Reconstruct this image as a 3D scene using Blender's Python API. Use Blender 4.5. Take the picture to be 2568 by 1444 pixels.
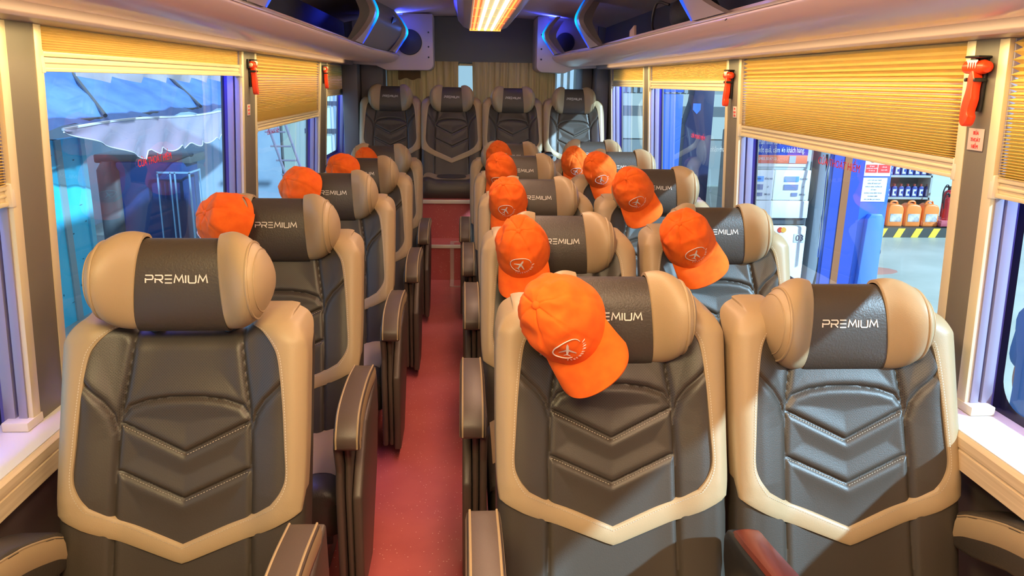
import bpy, bmesh, math, random
import numpy as np
from mathutils import Vector, Matrix, noise

for o in list(bpy.data.objects): bpy.data.objects.remove(o)
S = bpy.context.scene
COL = S.collection
PI = math.pi
R = math.radians
random.seed(7)

# ---------------------------------------------------------------- camera
psi, pit, rol = R(3.75), R(15.05), R(-1.0)
r_ = Vector((math.cos(psi), -math.sin(psi), 0))
c_ = Vector((math.sin(psi) * math.cos(pit), math.cos(psi) * math.cos(pit), -math.sin(pit)))
d_ = c_.cross(r_)
cr = r_ * math.cos(rol) + d_ * math.sin(rol)
cd = -r_ * math.sin(rol) + d_ * math.cos(rol)
cam_d = bpy.data.cameras.new('camera')
cam = bpy.data.objects.new('camera', cam_d)
COL.objects.link(cam)
m = Matrix.Identity(4)
for i in range(3):
    m[i][0] = cr[i]; m[i][1] = -cd[i]; m[i][2] = -c_[i]
m[0][3], m[1][3], m[2][3] = 0, 0, 1.42
cam.matrix_world = m
cam_d.sensor_width = 36
cam_d.lens = 36 * 1920 / 2568
cam_d.clip_start = 0.02
S.camera = cam

# ---------------------------------------------------------------- view + world
S.view_settings.view_transform = 'Standard'
S.view_settings.look = 'None'
S.view_settings.gamma = 1
S.view_settings.use_curve_mapping = False
S.view_settings.exposure = 0.14
w = bpy.data.worlds.new('world'); S.world = w; w.use_nodes = True
w.node_tree.nodes['Background'].inputs[0].default_value = (0.62, 0.72, 0.85, 1)
w.node_tree.nodes['Background'].inputs[1].default_value = 0.8


def light(name, kind, loc, color, power, size=None, size_y=None, direction=None, angle=None, spread=None):
    l = bpy.data.lights.new(name, kind)
    l.color = color; l.energy = power
    if kind == 'AREA':
        l.shape = 'RECTANGLE'; l.size = size; l.size_y = size_y or size
        if spread: l.spread = spread
    elif kind == 'SUN':
        l.angle = angle
    elif size: l.shadow_soft_size = size
    o = bpy.data.objects.new(name, l); COL.objects.link(o); o.location = loc
    if direction:
        o.rotation_euler = Vector(direction).to_track_quat('-Z', 'Y').to_euler()
    return o


# cool white station floodlights, far away on the window side
light('station_floodlight', 'SUN', (8, -6, 8), (0.52, 0.79, 1.0), 8.0, angle=R(1.6), direction=(-1, 0.8, -0.80))
light('pump_fill_light', 'AREA', (4.2, 5.0, 3.0), (0.85, 0.97, 1.0), 110, size=2.5, size_y=1.0, direction=(-0.1, 1, -0.75))  # added light to whiten the pump front and the blue pillar
light('street_fill_light', 'AREA', (-3.0, 4.5, 3.8), (0.70, 0.90, 1.0), 90, size=1.5, size_y=3.0, direction=(-0.45, 0.7, -1))  # added light to lift the dark single-seat side outdoors
# light of the long ceiling lamp and the front cabin lamps
light('ceiling_lamp_light', 'AREA', (0.165, 2.0, 1.785), (1.0, 0.62, 0.40), 26, size=0.2, size_y=4.0, direction=(0, 0, -1))
light('cabin_lamp_light_a', 'AREA', (-0.35, 0.35, 1.86), (1.0, 0.80, 0.40), 23, size=0.35, size_y=0.5, direction=(-0.1, 0.5, -1))
light('cabin_lamp_light_b', 'AREA', (0.55, 0.35, 1.86), (1.0, 0.70, 0.42), 14, size=0.35, size_y=0.5, direction=(0.1, 0.5, -1))


# ---------------------------------------------------------------- materials
MATS = {}


def mat(name, color, rough=0.5, metal=0.0, emit=None, estr=0.0, bump=None, spec=None, alpha=None, coat=0, trans=0, sheen=0):
    if name in MATS: return MATS[name]
    m = bpy.data.materials.new(name); m.use_nodes = True
    nt = m.node_tree; b = nt.nodes['Principled BSDF']
    b.inputs['Base Color'].default_value = (*color, 1)
    b.inputs['Roughness'].default_value = rough
    b.inputs['Metallic'].default_value = metal
    if spec is not None: b.inputs['Specular IOR Level'].default_value = spec
    if emit: b.inputs['Emission Color'].default_value = (*emit, 1); b.inputs['Emission Strength'].default_value = estr
    if alpha is not None: b.inputs['Alpha'].default_value = alpha
    if coat: b.inputs['Coat Weight'].default_value = coat; b.inputs['Coat Roughness'].default_value = 0.08
    if trans: b.inputs['Transmission Weight'].default_value = trans
    if sheen: b.inputs['Sheen Weight'].default_value = sheen
    if bump:
        sc, st, dist = bump
        tc = nt.nodes.new('ShaderNodeTexCoord'); n = nt.nodes.new('ShaderNodeTexNoise')
        n.inputs['Scale'].default_value = sc; n.inputs['Detail'].default_value = 3
        bp = nt.nodes.new('ShaderNodeBump'); bp.inputs['Strength'].default_value = st; bp.inputs['Distance'].default_value = dist
        nt.links.new(tc.outputs['Object'], n.inputs['Vector']); nt.links.new(n.outputs['Fac'], bp.inputs['Height'])
        nt.links.new(bp.outputs['Normal'], b.inputs['Normal'])
    MATS[name] = m
    return m


def noisy(name, ca, cb, scale, rough=0.5, stretch=(1, 1, 1), detail=4, lo=0.35, hi=0.65, metal=0, bump=0.0, coat=0):
    if name in MATS: return MATS[name]
    m = mat(name, ca, rough, metal, coat=coat); nt = m.node_tree; b = nt.nodes['Principled BSDF']
    tc = nt.nodes.new('ShaderNodeTexCoord'); mp = nt.nodes.new('ShaderNodeMapping'); mp.inputs['Scale'].default_value = stretch
    n = nt.nodes.new('ShaderNodeTexNoise'); n.inputs['Scale'].default_value = scale; n.inputs['Detail'].default_value = detail
    rp = nt.nodes.new('ShaderNodeValToRGB')
    rp.color_ramp.elements[0].position = lo; rp.color_ramp.elements[0].color = (*ca, 1)
    rp.color_ramp.elements[1].position = hi; rp.color_ramp.elements[1].color = (*cb, 1)
    nt.links.new(tc.outputs['Object'], mp.inputs['Vector']); nt.links.new(mp.outputs['Vector'], n.inputs['Vector'])
    nt.links.new(n.outputs['Fac'], rp.inputs['Fac']); nt.links.new(rp.outputs['Color'], b.inputs['Base Color'])
    if bump:
        bp = nt.nodes.new('ShaderNodeBump'); bp.inputs['Strength'].default_value = bump; bp.inputs['Distance'].default_value = 0.002
        nt.links.new(n.outputs['Fac'], bp.inputs['Height']); nt.links.new(bp.outputs['Normal'], b.inputs['Normal'])
    return m


def perforated(name, color, dark):
    m = mat(name, color, 0.44, spec=0.6); nt = m.node_tree; b = nt.nodes['Principled BSDF']
    tc = nt.nodes.new('ShaderNodeTexCoord'); mp = nt.nodes.new('ShaderNodeMapping'); mp.inputs['Scale'].default_value = (1, 0.02, 1)
    mp.inputs['Rotation'].default_value = (0, R(45), 0)
    v = nt.nodes.new('ShaderNodeTexVoronoi'); v.inputs['Scale'].default_value = 230; v.inputs['Randomness'].default_value = 0.0
    rp = nt.nodes.new('ShaderNodeValToRGB'); rp.color_ramp.elements[0].position = 0.16; rp.color_ramp.elements[1].position = 0.30
    rp.color_ramp.elements[0].color = (*dark, 1); rp.color_ramp.elements[1].color = (*color, 1)
    n = nt.nodes.new('ShaderNodeTexNoise'); n.inputs['Scale'].default_value = 420; n.inputs['Detail'].default_value = 2
    bp = nt.nodes.new('ShaderNodeBump'); bp.inputs['Strength'].default_value = 0.25; bp.inputs['Distance'].default_value = 0.0012
    nt.links.new(tc.outputs['Object'], mp.inputs['Vector']); nt.links.new(mp.outputs['Vector'], v.inputs['Vector'])
    nt.links.new(v.outputs['Distance'], rp.inputs['Fac']); nt.links.new(rp.outputs['Color'], b.inputs['Base Color'])
    nt.links.new(tc.outputs['Object'], n.inputs['Vector']); nt.links.new(n.outputs['Fac'], bp.inputs['Height'])
    nt.links.new(bp.outputs['Normal'], b.inputs['Normal'])
    return m


DARK = perforated('charcoal_perforated_leather', (0.055, 0.045, 0.034), (0.018, 0.015, 0.012))
DARKP = mat('charcoal_leather', (0.052, 0.042, 0.032), 0.44, spec=0.65, bump=(230, 0.5, 0.0015))
BROWN = mat('brown_leather_side', (0.092, 0.066, 0.054), 0.42, bump=(380, 0.25, 0.001))
BEIGE = mat('beige_leather', (0.40, 0.295, 0.165), 0.45, bump=(420, 0.25, 0.001))
PIPE = mat('cream_piping', (0.78, 0.70, 0.55), 0.45)
STITCH = mat('cream_stitch', (0.66, 0.60, 0.48), 0.6)
SILVER = mat('silver_thread', (0.80, 0.78, 0.72), 0.35)
BLACK = mat('black_plastic', (0.018, 0.018, 0.020), 0.4)
CHROME = mat('chrome', (0.6, 0.6, 0.6), 0.2, 1.0)
WOOD = noisy('red_wood', (0.09, 0.012, 0.006), (0.18, 0.030, 0.014), 22, 0.35, (1, 0.15, 1), bump=0.05, coat=0.2)
FLOOR = noisy('red_vinyl', (0.46, 0.088, 0.084), (0.52, 0.108, 0.100), 6, 0.36)
ORANGE = noisy('orange_cotton', (0.82, 0.112, 0.003), (0.90, 0.145, 0.005), 30, 0.9, bump=0.1)
CREAMP = mat('cream_plastic', (0.74, 0.66, 0.52), 0.4)
RACK = mat('rack_gloss', (0.64, 0.45, 0.40), 0.34, coat=0.15)
RACKIN = mat('rack_interior', (0.10, 0.09, 0.11), 0.6)
FRAMEB = mat('band_plastic', (0.46, 0.38, 0.38), 0.4)
CEIL = mat('ceiling_liner', (0.66, 0.47, 0.44), 0.65, bump=(60, 0.1, 0.001))
GREYL = mat('grey_liner', (0.20, 0.20, 0.20), 0.7)
PILLAR = mat('pillar_vinyl', (0.17, 0.145, 0.11), 0.5, bump=(300, 0.15, 0.001))
WALLL = mat('brown_wall_liner', (0.12, 0.095, 0.08), 0.7, bump=(200, 0.2, 0.001))
ALU = mat('cream_aluminium', (0.80, 0.68, 0.44), 0.35, 0.2)
ALUB = mat('violet_shade_aluminium', (0.34, 0.32, 0.44), 0.35, 0.3)  # aluminium darkened to violet, shade and blue light put into the colour
FRIT = mat('led_tinted_glass_border', (0.012, 0.012, 0.03), 0.15)  # black border tinted blue, led glow put into the colour
RED = mat('red_hammer_plastic', (0.95, 0.06, 0.012), 0.3)
REDT = mat('red_print', (0.80, 0.03, 0.03), 0.5)
LABELM = mat('sticker_paper', (0.66, 0.52, 0.44), 0.5)
LEDB = mat('blue_led', (0.0, 0.2, 0.8), 0.4, emit=(0.0, 0.33, 1.0), estr=1.0)
LEDV = mat('violet_led', (0.05, 0.05, 0.8), 0.4, emit=(0.03, 0.06, 1.0), estr=2.2)
LAMPW = mat('lamp_white', (1, 0.9, 0.7), 0.4, emit=(1.0, 0.93, 0.72), estr=4.2)
LAMPO = mat('lamp_orange', (1, 0.3, 0.1), 0.4, emit=(1.0, 0.10, 0.02), estr=1.5)
LAMPY = mat('lamp_amber', (1, 0.6, 0.1), 0.4, emit=(1.0, 0.35, 0.06), estr=1.8)
LAMPB = mat('lamp_back', (0.3, 0.25, 0.12), 0.4, emit=(0.62, 0.50, 0.26), estr=0.85)
CURT = noisy('tan_curtain', (0.60, 0.45, 0.24), (0.68, 0.52, 0.30), 14, 0.85, (1, 1, 0.2))
STAIN = mat('curtain_stain', (0.22, 0.14, 0.07), 0.9)


def led_gradient():
    nt = LEDB.node_tree; b = nt.nodes['Principled BSDF']
    tc = nt.nodes.new('ShaderNodeTexCoord'); sp = nt.nodes.new('ShaderNodeSeparateXYZ'); rp = nt.nodes.new('ShaderNodeValToRGB')
    e = rp.color_ramp.elements; e[0].position = 0.0; e[0].color = (0.06, 0.05, 0.75, 1); e[1].position = 1.0; e[1].color = (0.0, 0.02, 1.0, 1)
    for p, c in ((0.3, (0.0, 0.06, 1.0, 1)), (0.52, (0.0, 0.75, 1.0, 1)), (0.72, (0.0, 0.35, 1.0, 1))):
        q = e.new(p); q.color = c
    nt.links.new(tc.outputs['Generated'], sp.inputs[0]); nt.links.new(sp.outputs['Z'], rp.inputs[0]); nt.links.new(rp.outputs[0], b.inputs['Emission Color'])


led_gradient()


def floor_flecks():
    nt = FLOOR.node_tree; b = nt.nodes['Principled BSDF']
    rp = [n for n in nt.nodes if n.type == 'VALTORGB'][0]
    tc = [n for n in nt.nodes if n.type == 'TEX_COORD'][0]
    v = nt.nodes.new('ShaderNodeTexVoronoi'); v.inputs['Scale'].default_value = 95
    g = nt.nodes.new('ShaderNodeMath'); g.operation = 'LESS_THAN'; g.inputs[1].default_value = 0.15
    wn = nt.nodes.new('ShaderNodeTexWhiteNoise')
    g2 = nt.nodes.new('ShaderNodeMath'); g2.operation = 'LESS_THAN'; g2.inputs[1].default_value = 0.30
    mu = nt.nodes.new('ShaderNodeMath'); mu.operation = 'MULTIPLY'
    mx = nt.nodes.new('ShaderNodeMix'); mx.data_type = 'RGBA'
    mx.inputs[7].default_value = (0.85, 0.6, 0.5, 1)
    nt.links.new(tc.outputs['Object'], v.inputs['Vector']); nt.links.new(v.outputs['Distance'], g.inputs[0])
    nt.links.new(v.outputs['Color'], wn.inputs['Vector']); nt.links.new(wn.outputs['Value'], g2.inputs[0])
    nt.links.new(g.outputs[0], mu.inputs[0]); nt.links.new(g2.outputs[0], mu.inputs[1])
    nt.links.new(mu.outputs[0], mx.inputs[0]); nt.links.new(rp.outputs['Color'], mx.inputs[6])
    nt.links.new(mx.outputs[2], b.inputs['Base Color'])


floor_flecks()


def glass_mat(name, tint, refl):
    m = bpy.data.materials.new(name); m.use_nodes = True; nt = m.node_tree; nt.nodes.clear()
    out = nt.nodes.new('ShaderNodeOutputMaterial'); mix = nt.nodes.new('ShaderNodeMixShader')
    t = nt.nodes.new('ShaderNodeBsdfTransparent'); g = nt.nodes.new('ShaderNodeBsdfGlossy')
    t.inputs[0].default_value = (*tint, 1); g.inputs['Roughness'].default_value = 0.02
    lw = nt.nodes.new('ShaderNodeLayerWeight'); lw.inputs[0].default_value = 0.5
    pw = nt.nodes.new('ShaderNodeMath'); pw.operation = 'POWER'; pw.inputs[1].default_value = 4
    ma = nt.nodes.new('ShaderNodeMath'); ma.operation = 'MULTIPLY_ADD'; ma.inputs[1].default_value = refl; ma.inputs[2].default_value = 0.045
    nt.links.new(lw.outputs['Facing'], pw.inputs[0]); nt.links.new(pw.outputs[0], ma.inputs[0])
    nt.links.new(ma.outputs[0], mix.inputs[0]); nt.links.new(t.outputs[0], mix.inputs[1]); nt.links.new(g.outputs[0], mix.inputs[2])
    nt.links.new(mix.outputs[0], out.inputs[0])
    MATS[name] = m
    return m


GLASS = glass_mat('window_glass', (0.86, 0.92, 0.95), 0.8)
PLAST = glass_mat('clear_plastic', (0.78, 0.68, 0.76), 0.9)


def blind_mat():
    m = mat('golden_blind_fabric', (0.88, 0.64, 0.18), 0.75); nt = m.node_tree; b = nt.nodes['Principled BSDF']
    out = [n for n in nt.nodes if n.type == 'OUTPUT_MATERIAL'][0]
    tr = nt.nodes.new('ShaderNodeBsdfTranslucent'); tr.inputs[0].default_value = (0.9, 0.66, 0.2, 1)
    mx = nt.nodes.new('ShaderNodeMixShader'); mx.inputs[0].default_value = 0.22
    tc = nt.nodes.new('ShaderNodeTexCoord'); n = nt.nodes.new('ShaderNodeTexNoise'); n.inputs['Scale'].default_value = 60
    mp = nt.nodes.new('ShaderNodeMapping'); mp.inputs['Scale'].default_value = (1, 0.12, 3)
    rp = nt.nodes.new('ShaderNodeValToRGB'); rp.color_ramp.elements[0].position = 0.3; rp.color_ramp.elements[1].position = 0.7
    rp.color_ramp.elements[0].color = (0.82, 0.57, 0.15, 1); rp.color_ramp.elements[1].color = (0.88, 0.63, 0.18, 1)
    nt.links.new(tc.outputs['Object'], mp.inputs[0]); nt.links.new(mp.outputs[0], n.inputs['Vector'])
    nt.links.new(n.outputs['Fac'], rp.inputs[0]); nt.links.new(rp.outputs[0], b.inputs['Base Color'])
    nt.links.new(b.outputs[0], mx.inputs[1]); nt.links.new(tr.outputs[0], mx.inputs[2]); nt.links.new(mx.outputs[0], out.inputs[0])
    return m


BLIND = blind_mat()


def curtain_light():
    nt = CURT.node_tree; b = nt.nodes['Principled BSDF']; out = [n for n in nt.nodes if n.type == 'OUTPUT_MATERIAL'][0]
    tr = nt.nodes.new('ShaderNodeBsdfTranslucent'); tr.inputs[0].default_value = (0.66, 0.40, 0.15, 1)
    mx = nt.nodes.new('ShaderNodeMixShader'); mx.inputs[0].default_value = 0.22
    nt.links.new(b.outputs[0], mx.inputs[1]); nt.links.new(tr.outputs[0], mx.inputs[2]); nt.links.new(mx.outputs[0], out.inputs[0])


curtain_light()


# ---------------------------------------------------------------- mesh helpers
class MB:
    def __init__(s): s.v = []; s.f = []

    def add(s, vs, fs):
        n = len(s.v); s.v += [tuple(p) for p in vs]; s.f += [tuple(i + n for i in f) for f in fs]; return s

    def box(s, x0, x1, y0, y1, z0, z1):
        vs = [(x, y, z) for z in (z0, z1) for y in (y0, y1) for x in (x0, x1)]
        return s.add(vs, [(0, 2, 3, 1), (4, 5, 7, 6), (0, 1, 5, 4), (2, 6, 7, 3), (0, 4, 6, 2), (1, 3, 7, 5)])

    def prism(s, pts, a0, a1, axis='x'):
        """pts: polygon in the two other axes (x: y,z ; y: x,z ; z: x,y)"""
        def P(a, p):
            return {'x': (a, p[0], p[1]), 'y': (p[0], a, p[1]), 'z': (p[0], p[1], a)}[axis]
        n = len(pts)
        vs = [P(a0, p) for p in pts] + [P(a1, p) for p in pts]
        fs = [tuple(range(n)), tuple(range(2 * n - 1, n - 1, -1))] + [(i, i + n, (i + 1) % n + n, (i + 1) % n) for i in range(n)]
        return s.add(vs, fs)

    def grid(s, P, closed_u=False, closed_v=False):
        """P: 2-D list of points"""
        nu, nv = len(P), len(P[0]); n0 = len(s.v)
        for row in P: s.v += [tuple(p) for p in row]
        for i in range(nu if closed_u else nu - 1):
            for j in range(nv if closed_v else nv - 1):
                i2, j2 = (i + 1) % nu, (j + 1) % nv
                s.f.append((n0 + i * nv + j, n0 + i2 * nv + j, n0 + i2 * nv + j2, n0 + i * nv + j2))
        return s

    def tube(s, path, r, n=8, closed=False, caps=True):
        path = [Vector(p) for p in path]; rows = []; up = None
        for i, p in enumerate(path):
            a = path[i - 1] if (i > 0 or closed) else p
            b = path[(i + 1) % len(path)] if (i < len(path) - 1 or closed) else p
            t = (b - a).normalized()
            if up is None: up = Vector((0, 0, 1)) if abs(t.z) < 0.9 else Vector((1, 0, 0))
            u = (up - t * up.dot(t)).normalized(); up = u
            v = t.cross(u)
            rr = r[i] if isinstance(r, (list, tuple)) else r
            rows.append([p + (u * math.cos(q) + v * math.sin(q)) * rr for q in [2 * PI * k / n for k in range(n)]])
        n0 = len(s.v)
        s.grid(rows, closed_u=closed, closed_v=True)
        if caps and not closed:
            s.f.append(tuple(n0 + k for k in range(n))); e = n0 + (len(path) - 1) * n
            s.f.append(tuple(e + n - 1 - k for k in range(n)))
        return s

    def lathe(s, prof, loc=(0, 0, 0), n=24, axis='z'):
        rows = []
        for rr, h in prof:
            row = []
            for k in range(n):
                q = 2 * PI * k / n; a, b = rr * math.cos(q), rr * math.sin(q)
                p = {'z': (a, b, h), 'y': (a, h, b), 'x': (h, a, b)}[axis]
                row.append((p[0] + loc[0], p[1] + loc[1], p[2] + loc[2]))
            rows.append(row)
        return s.grid(rows, closed_v=True)

    def mesh(s, name, mt=None, smooth=True, bevel=0, seg=2, angle=35):
        me = bpy.data.meshes.new(name); me.from_pydata(s.v, [], s.f); me.validate()
        bm = bmesh.new(); bm.from_mesh(me)
        bmesh.ops.recalc_face_normals(bm, faces=bm.faces)
        if bevel:
            es = [e for e in bm.edges if len(e.link_faces) == 2 and e.calc_face_angle(0) > R(25)]
            bmesh.ops.bevel(bm, geom=es, offset=bevel, segments=seg, profile=0.5, affect='EDGES', clamp_overlap=True)
        if smooth:
            for f in bm.faces: f.smooth = True
            for e in bm.edges:
                if len(e.link_faces) == 2 and e.calc_face_angle(0) > R(angle): e.smooth = False
        bm.to_mesh(me); bm.free()
        if mt: me.materials.append(mt)
        return me


def ob(name, mb, mt=None, parent=None, loc=(0, 0, 0), rot=None, **k):
    me = mb if isinstance(mb, bpy.types.Mesh) else mb.mesh(name, mt, **k)
    o = bpy.data.objects.new(name, me); COL.objects.link(o)
    o.parent = parent; o.location = loc
    if rot: o.rotation_euler = rot
    return o


def empty(name, loc=(0, 0, 0), rz=0):
    o = bpy.data.objects.new(name, None); COL.objects.link(o); o.location = loc; o.rotation_euler = (0, 0, rz)
    o.empty_display_size = 0.05
    return o


def tag(o, label, cat, group=None):
    o['label'] = label; o['category'] = cat
    if group: o['group'] = group
    return o


def st(o):
    o['kind'] = 'structure'; return o


def text_mesh(body, size, extrude=0.0004, align='CENTER', spacing=1.0):
    cu = bpy.data.curves.new('lettering', 'FONT'); cu.body = body; cu.size = size; cu.extrude = extrude
    cu.align_x = align; cu.align_y = 'CENTER'; cu.space_character = spacing; cu.resolution_u = 3
    o = bpy.data.objects.new('tmp', cu); COL.objects.link(o)
    dg = bpy.context.evaluated_depsgraph_get()
    me = bpy.data.meshes.new_from_object(o.evaluated_get(dg))
    bpy.data.objects.remove(o)
    return me


def text_ob(name, body, size, mt, parent, loc, rot, scale=(1, 1, 1), **k):
    me = text_mesh(body, size, **k); me.materials.clear(); me.materials.append(mt)
    o = ob(name, me, parent=parent, loc=loc, rot=rot); o.scale = scale
    return o


def catmull(pts, n):
    out = []; P = [Vector(p) for p in pts]
    for i in range(len(P) - 1):
        p0 = P[i - 1] if i else P[i] * 2 - P[i + 1]; p1, p2 = P[i], P[i + 1]
        p3 = P[i + 2] if i + 2 < len(P) else P[i + 1] * 2 - P[i]
        for k in range(n):
            t = k / n
            out.append(0.5 * ((2 * p1) + (p2 - p0) * t + (2 * p0 - 5 * p1 + 4 * p2 - p3) * t * t + (3 * p1 - p0 - 3 * p2 + p3) * t ** 3))
    out.append(P[-1])
    return out


def sstep(a, b, x):
    t = min(1, max(0, (x - a) / (b - a))); return t * t * (3 - 2 * t)


# ================================================================ BUS SHELL
CX = 0.10                       # centre line of the bus
ZT = 1.53                       # top of the window band
Y0, Y1 = -1.6, 6.95             # cabin front and rear


def xl(z): return -0.98 - 0.055 * (ZT - z)
def xr(z): return 1.18 + 0.055 * (ZT - z)


# floor, platform
f = ob('floor', MB().box(-1.1, 1.3, Y0, 5.50, -0.03, 0.0), FLOOR, smooth=False); st(f)
mb = MB(); mb.box(-1.1, 1.3, 5.50, 5.76, -0.03, 0.262); mb.box(-1.1, 1.3, 5.76, Y1, -0.03, 0.548)
st(ob('floor', mb, FLOOR, smooth=False))
mb = MB()
mb.box(-0.36, 0.012, 5.488, 5.50, 0.240, 0.266)
mb.box(-0.42, 0.20, 5.745, 5.762, 0.528, 0.556)
st(ob('trim_1', mb, CREAMP, bevel=0.002))
mb = MB()     # flat metal strip over the hatch: on the tread, down the riser, along the floor
mb.box(-0.098, -0.070, 5.30, 5.498, 0.0, 0.005); mb.box(-0.098, -0.070, 5.492, 5.499, 0.0, 0.268); mb.box(-0.098, -0.070, 5.499, 5.62, 0.262, 0.268)
mb.box(-0.098, 0.10, 5.29, 5.31, 0.0, 0.006); mb.box(-0.070, 0.10, 5.60, 5.62, 0.262, 0.268)
st(ob('trim_2', mb, mat('brushed_strip', (0.55, 0.36, 0.32), 0.35, 0.4), smooth=False))

# lower walls, pillars, top rail: left window openings and right window openings
LW = [(Y0 + 0.2, 1.775, 0.60, 1.135), (1.915, 3.62, 0.60, 1.425), (3.835, 5.545, 0.60, 1.165), (5.80, 6.88, 0.80, 1.295)]   # y0,y1,sill,blind bottom
RWn = [(Y0 + 0.2, 1.685, 0.655, 1.185), (1.795, 3.345, 0.66, 1.21), (3.50, 5.02, 0.66, 1.395), (5.165, 6.33, 0.66, 1.40)]


def wall(side, wins, name):
    fx = xl if side < 0 else xr
    th = 0.10 * side
    mb = MB()

    def slab(y0, y1, z0, z1, off=0.0, t=None):
        a0, a1 = fx(z0) + off * side, fx(z1) + off * side; t = th if t is None else t
        mb.prism([(a0, z0), (a0 + t, z0), (a1 + t, z1), (a1, z1)], y0, y1, 'y')
    ys = [Y0] + [v for q in wins for v in q[:2]] + [Y1 + 0.05]
    for i in range(0, len(ys), 2): slab(ys[i], ys[i + 1], 0.55, ZT + 0.02)
    slab(Y0, Y1 + 0.05, ZT, 2.0)
    st(ob(name, mb, PILLAR, bevel=0.006))
    mb = MB(); slab(Y0, Y1 + 0.05, -0.03, 0.56)
    for q in wins:
        if q[2] > 0.7: slab(q[0], q[1], 0.5, q[2], 0.0)
    st(ob(name, mb, WALLL, smooth=False))


wall(-1, LW, 'wall_left')
wall(1, RWn, 'wall_right')

# front bulkhead behind the camera, rear wall
st(ob('wall_front', MB().box(-1.15, 1.35, Y0 - 0.06, Y0, -0.03, 2.0), GREYL, smooth=False))
mb = MB()
mb.box(-1.1, 1.3, 6.95, 7.03, 0.5, 0.92); mb.box(-1.1, -0.72, 6.95, 7.03, 0.92, 2.0); mb.box(1.0, 1.3, 6.95, 7.03, 0.92, 2.0)
mb.box(-0.72, 1.0, 6.95, 7.03, 1.60, 2.0)
st(ob('wall_rear', mb, GREYL, smooth=False))
mb = MB(); mb.box(-0.62, 0.80, 6.86, 6.93, 1.572, 1.945)
st(ob('wall_rear', mb, mat('bulkhead_board', (0.17, 0.17, 0.165), 0.75), bevel=0.006))
mb = MB(); mb.box(-0.85, -0.66, 6.60, 6.94, 0.56, 1.9); mb.box(-0.98, -0.85, 6.45, 6.94, 0.56, 1.9)
st(ob('trim_3', mb, mat('corner_liner', (0.16, 0.15, 0.16), 0.6), bevel=0.02))
mb = MB(); mb.box(0.99, 1.08, 6.60, 6.94, 0.56, 1.9); mb.box(1.08, 1.19, 6.42, 6.94, 0.56, 1.9)
st(ob('trim_4', mb, mat('corner_liner', (0.16, 0.15, 0.16), 0.6), bevel=0.02))

# ceiling: a shallow vault of cream liner
rows = []
for y in (Y0, 6.86, 6.93):
    zz = 0.0 if y < 6.9 else -0.02
    rows.append([(CX + d, y, 1.955 - 0.05 * (abs(d) / 0.75) ** 2.2 + zz) for d in np.linspace(-1.12, 1.12, 41)])
st(ob('ceiling', MB().grid(rows), CEIL))
st(ob('ceiling', MB().box(-1.15, 1.35, Y0, 7.03, 2.0, 2.05), GREYL, smooth=False))


def window(n, side, q):
    y0, y1, zs, zb = q
    fx = xl if side < 0 else xr
    root = st(empty('window_%d' % n, (fx(zs), (y0 + y1) / 2, zs)))
    L = root.location

    def P(mb):
        mb.v = [(x - L.x, y - L.y, z - L.z) for x, y, z in mb.v]; return mb
    off = 0.085 * side
    # glass pane
    mb = MB(); a0, a1 = fx(zs) + off, fx(ZT) + off
    mb.grid([[(a0, y, zs - 0.02), (a1, y, ZT)] for y in (y0 - 0.01, y1 + 0.01)])
    ob('glass_pane', P(mb), GLASS, root, smooth=False)
    # black printed border with round corners, on the inner face
    mb = MB(); w_, rc = 0.028, 0.07; out = []; inn = []
    for (cy, cz, a) in ((y1, ZT, 0), (y0, ZT, 90), (y0, zs, 180), (y1, zs, 270)):
        sy = 1 if cy == y1 else -1; sz = 1 if cz == ZT else -1
        for k in range(9):
            q_ = R(a + k * 90 / 8)
            inn.append((cy - sy * (w_ + rc) + rc * math.cos(q_), cz - sz * (w_ + rc) + rc * math.sin(q_)))
            out.append((cy + sy * 0.02 - sy * 0.02 + (0.0), cz))
    xf = lambda z: fx(z) + off - 0.003 * side
    rws = [[(xf(z), y, z) for y, z in inn], [(xf(z), y, z) for y, z in out], [(xf(z) + 0.002 * side, y, z) for y, z in out]]
    mb.grid(rws, closed_v=True)
    ob('glass_border', P(mb), FRIT, root, smooth=False)
    # aluminium channels both sides (blind guides)
    for (ya, yb) in ((y0, y0 + 0.022), (y1 - 0.022, y1)):
        def G(o0, o1, yy0, yy1):
            return P(MB().prism([(fx(zs) + o0 * side, zs), (fx(zs) + o1 * side, zs), (fx(ZT) + o1 * side, ZT), (fx(ZT) + o0 * side, ZT)], yy0, yy1, 'y'))
        g = ob('blind_guide', G(-0.002, 0.010, ya - (0.014 if ya == y0 else -0.004), yb + (0.014 if yb == y1 else -0.004)), ALU, root, bevel=0.001)
        g2 = ob('guide_channel', G(0.010, 0.030, ya, yb), ALUB, root, bevel=0.001); ob('guide_channel', G(0.038, 0.064, ya, yb), ALUB, root, bevel=0.001)
    # inner reveal, its colour tinted blue to strengthen the led line's glow
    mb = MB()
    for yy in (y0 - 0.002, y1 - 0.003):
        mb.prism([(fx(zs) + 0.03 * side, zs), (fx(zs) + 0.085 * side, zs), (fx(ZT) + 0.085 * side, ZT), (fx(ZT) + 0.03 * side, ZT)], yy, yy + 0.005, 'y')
    ob('window_reveal', P(mb), mat('glow_tinted_reveal', (0.14, 0.14, 0.42), 0.5), root, smooth=False)
    mb = MB(); mb.prism([(fx(1.5) + 0.045 * side, 1.5), (fx(1.5) + 0.065 * side, 1.5), (fx(1.5) + 0.065 * side, 1.512), (fx(1.5) + 0.045 * side, 1.512)], y0 + 0.05, y1 - 0.05, 'y')
    ob('led_line', P(mb), LEDV, root, smooth=False)
    light('window_led_light', 'AREA', (fx(1.4) + 0.062 * side, (y0 + y1) / 2, 1.48), (0.10, 0.10, 1.0), 3.6 * (y1 - y0), size=0.02, size_y=(y1 - y0) * 0.96, direction=(0.0, 0, -1), spread=R(110))
    return root


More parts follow.
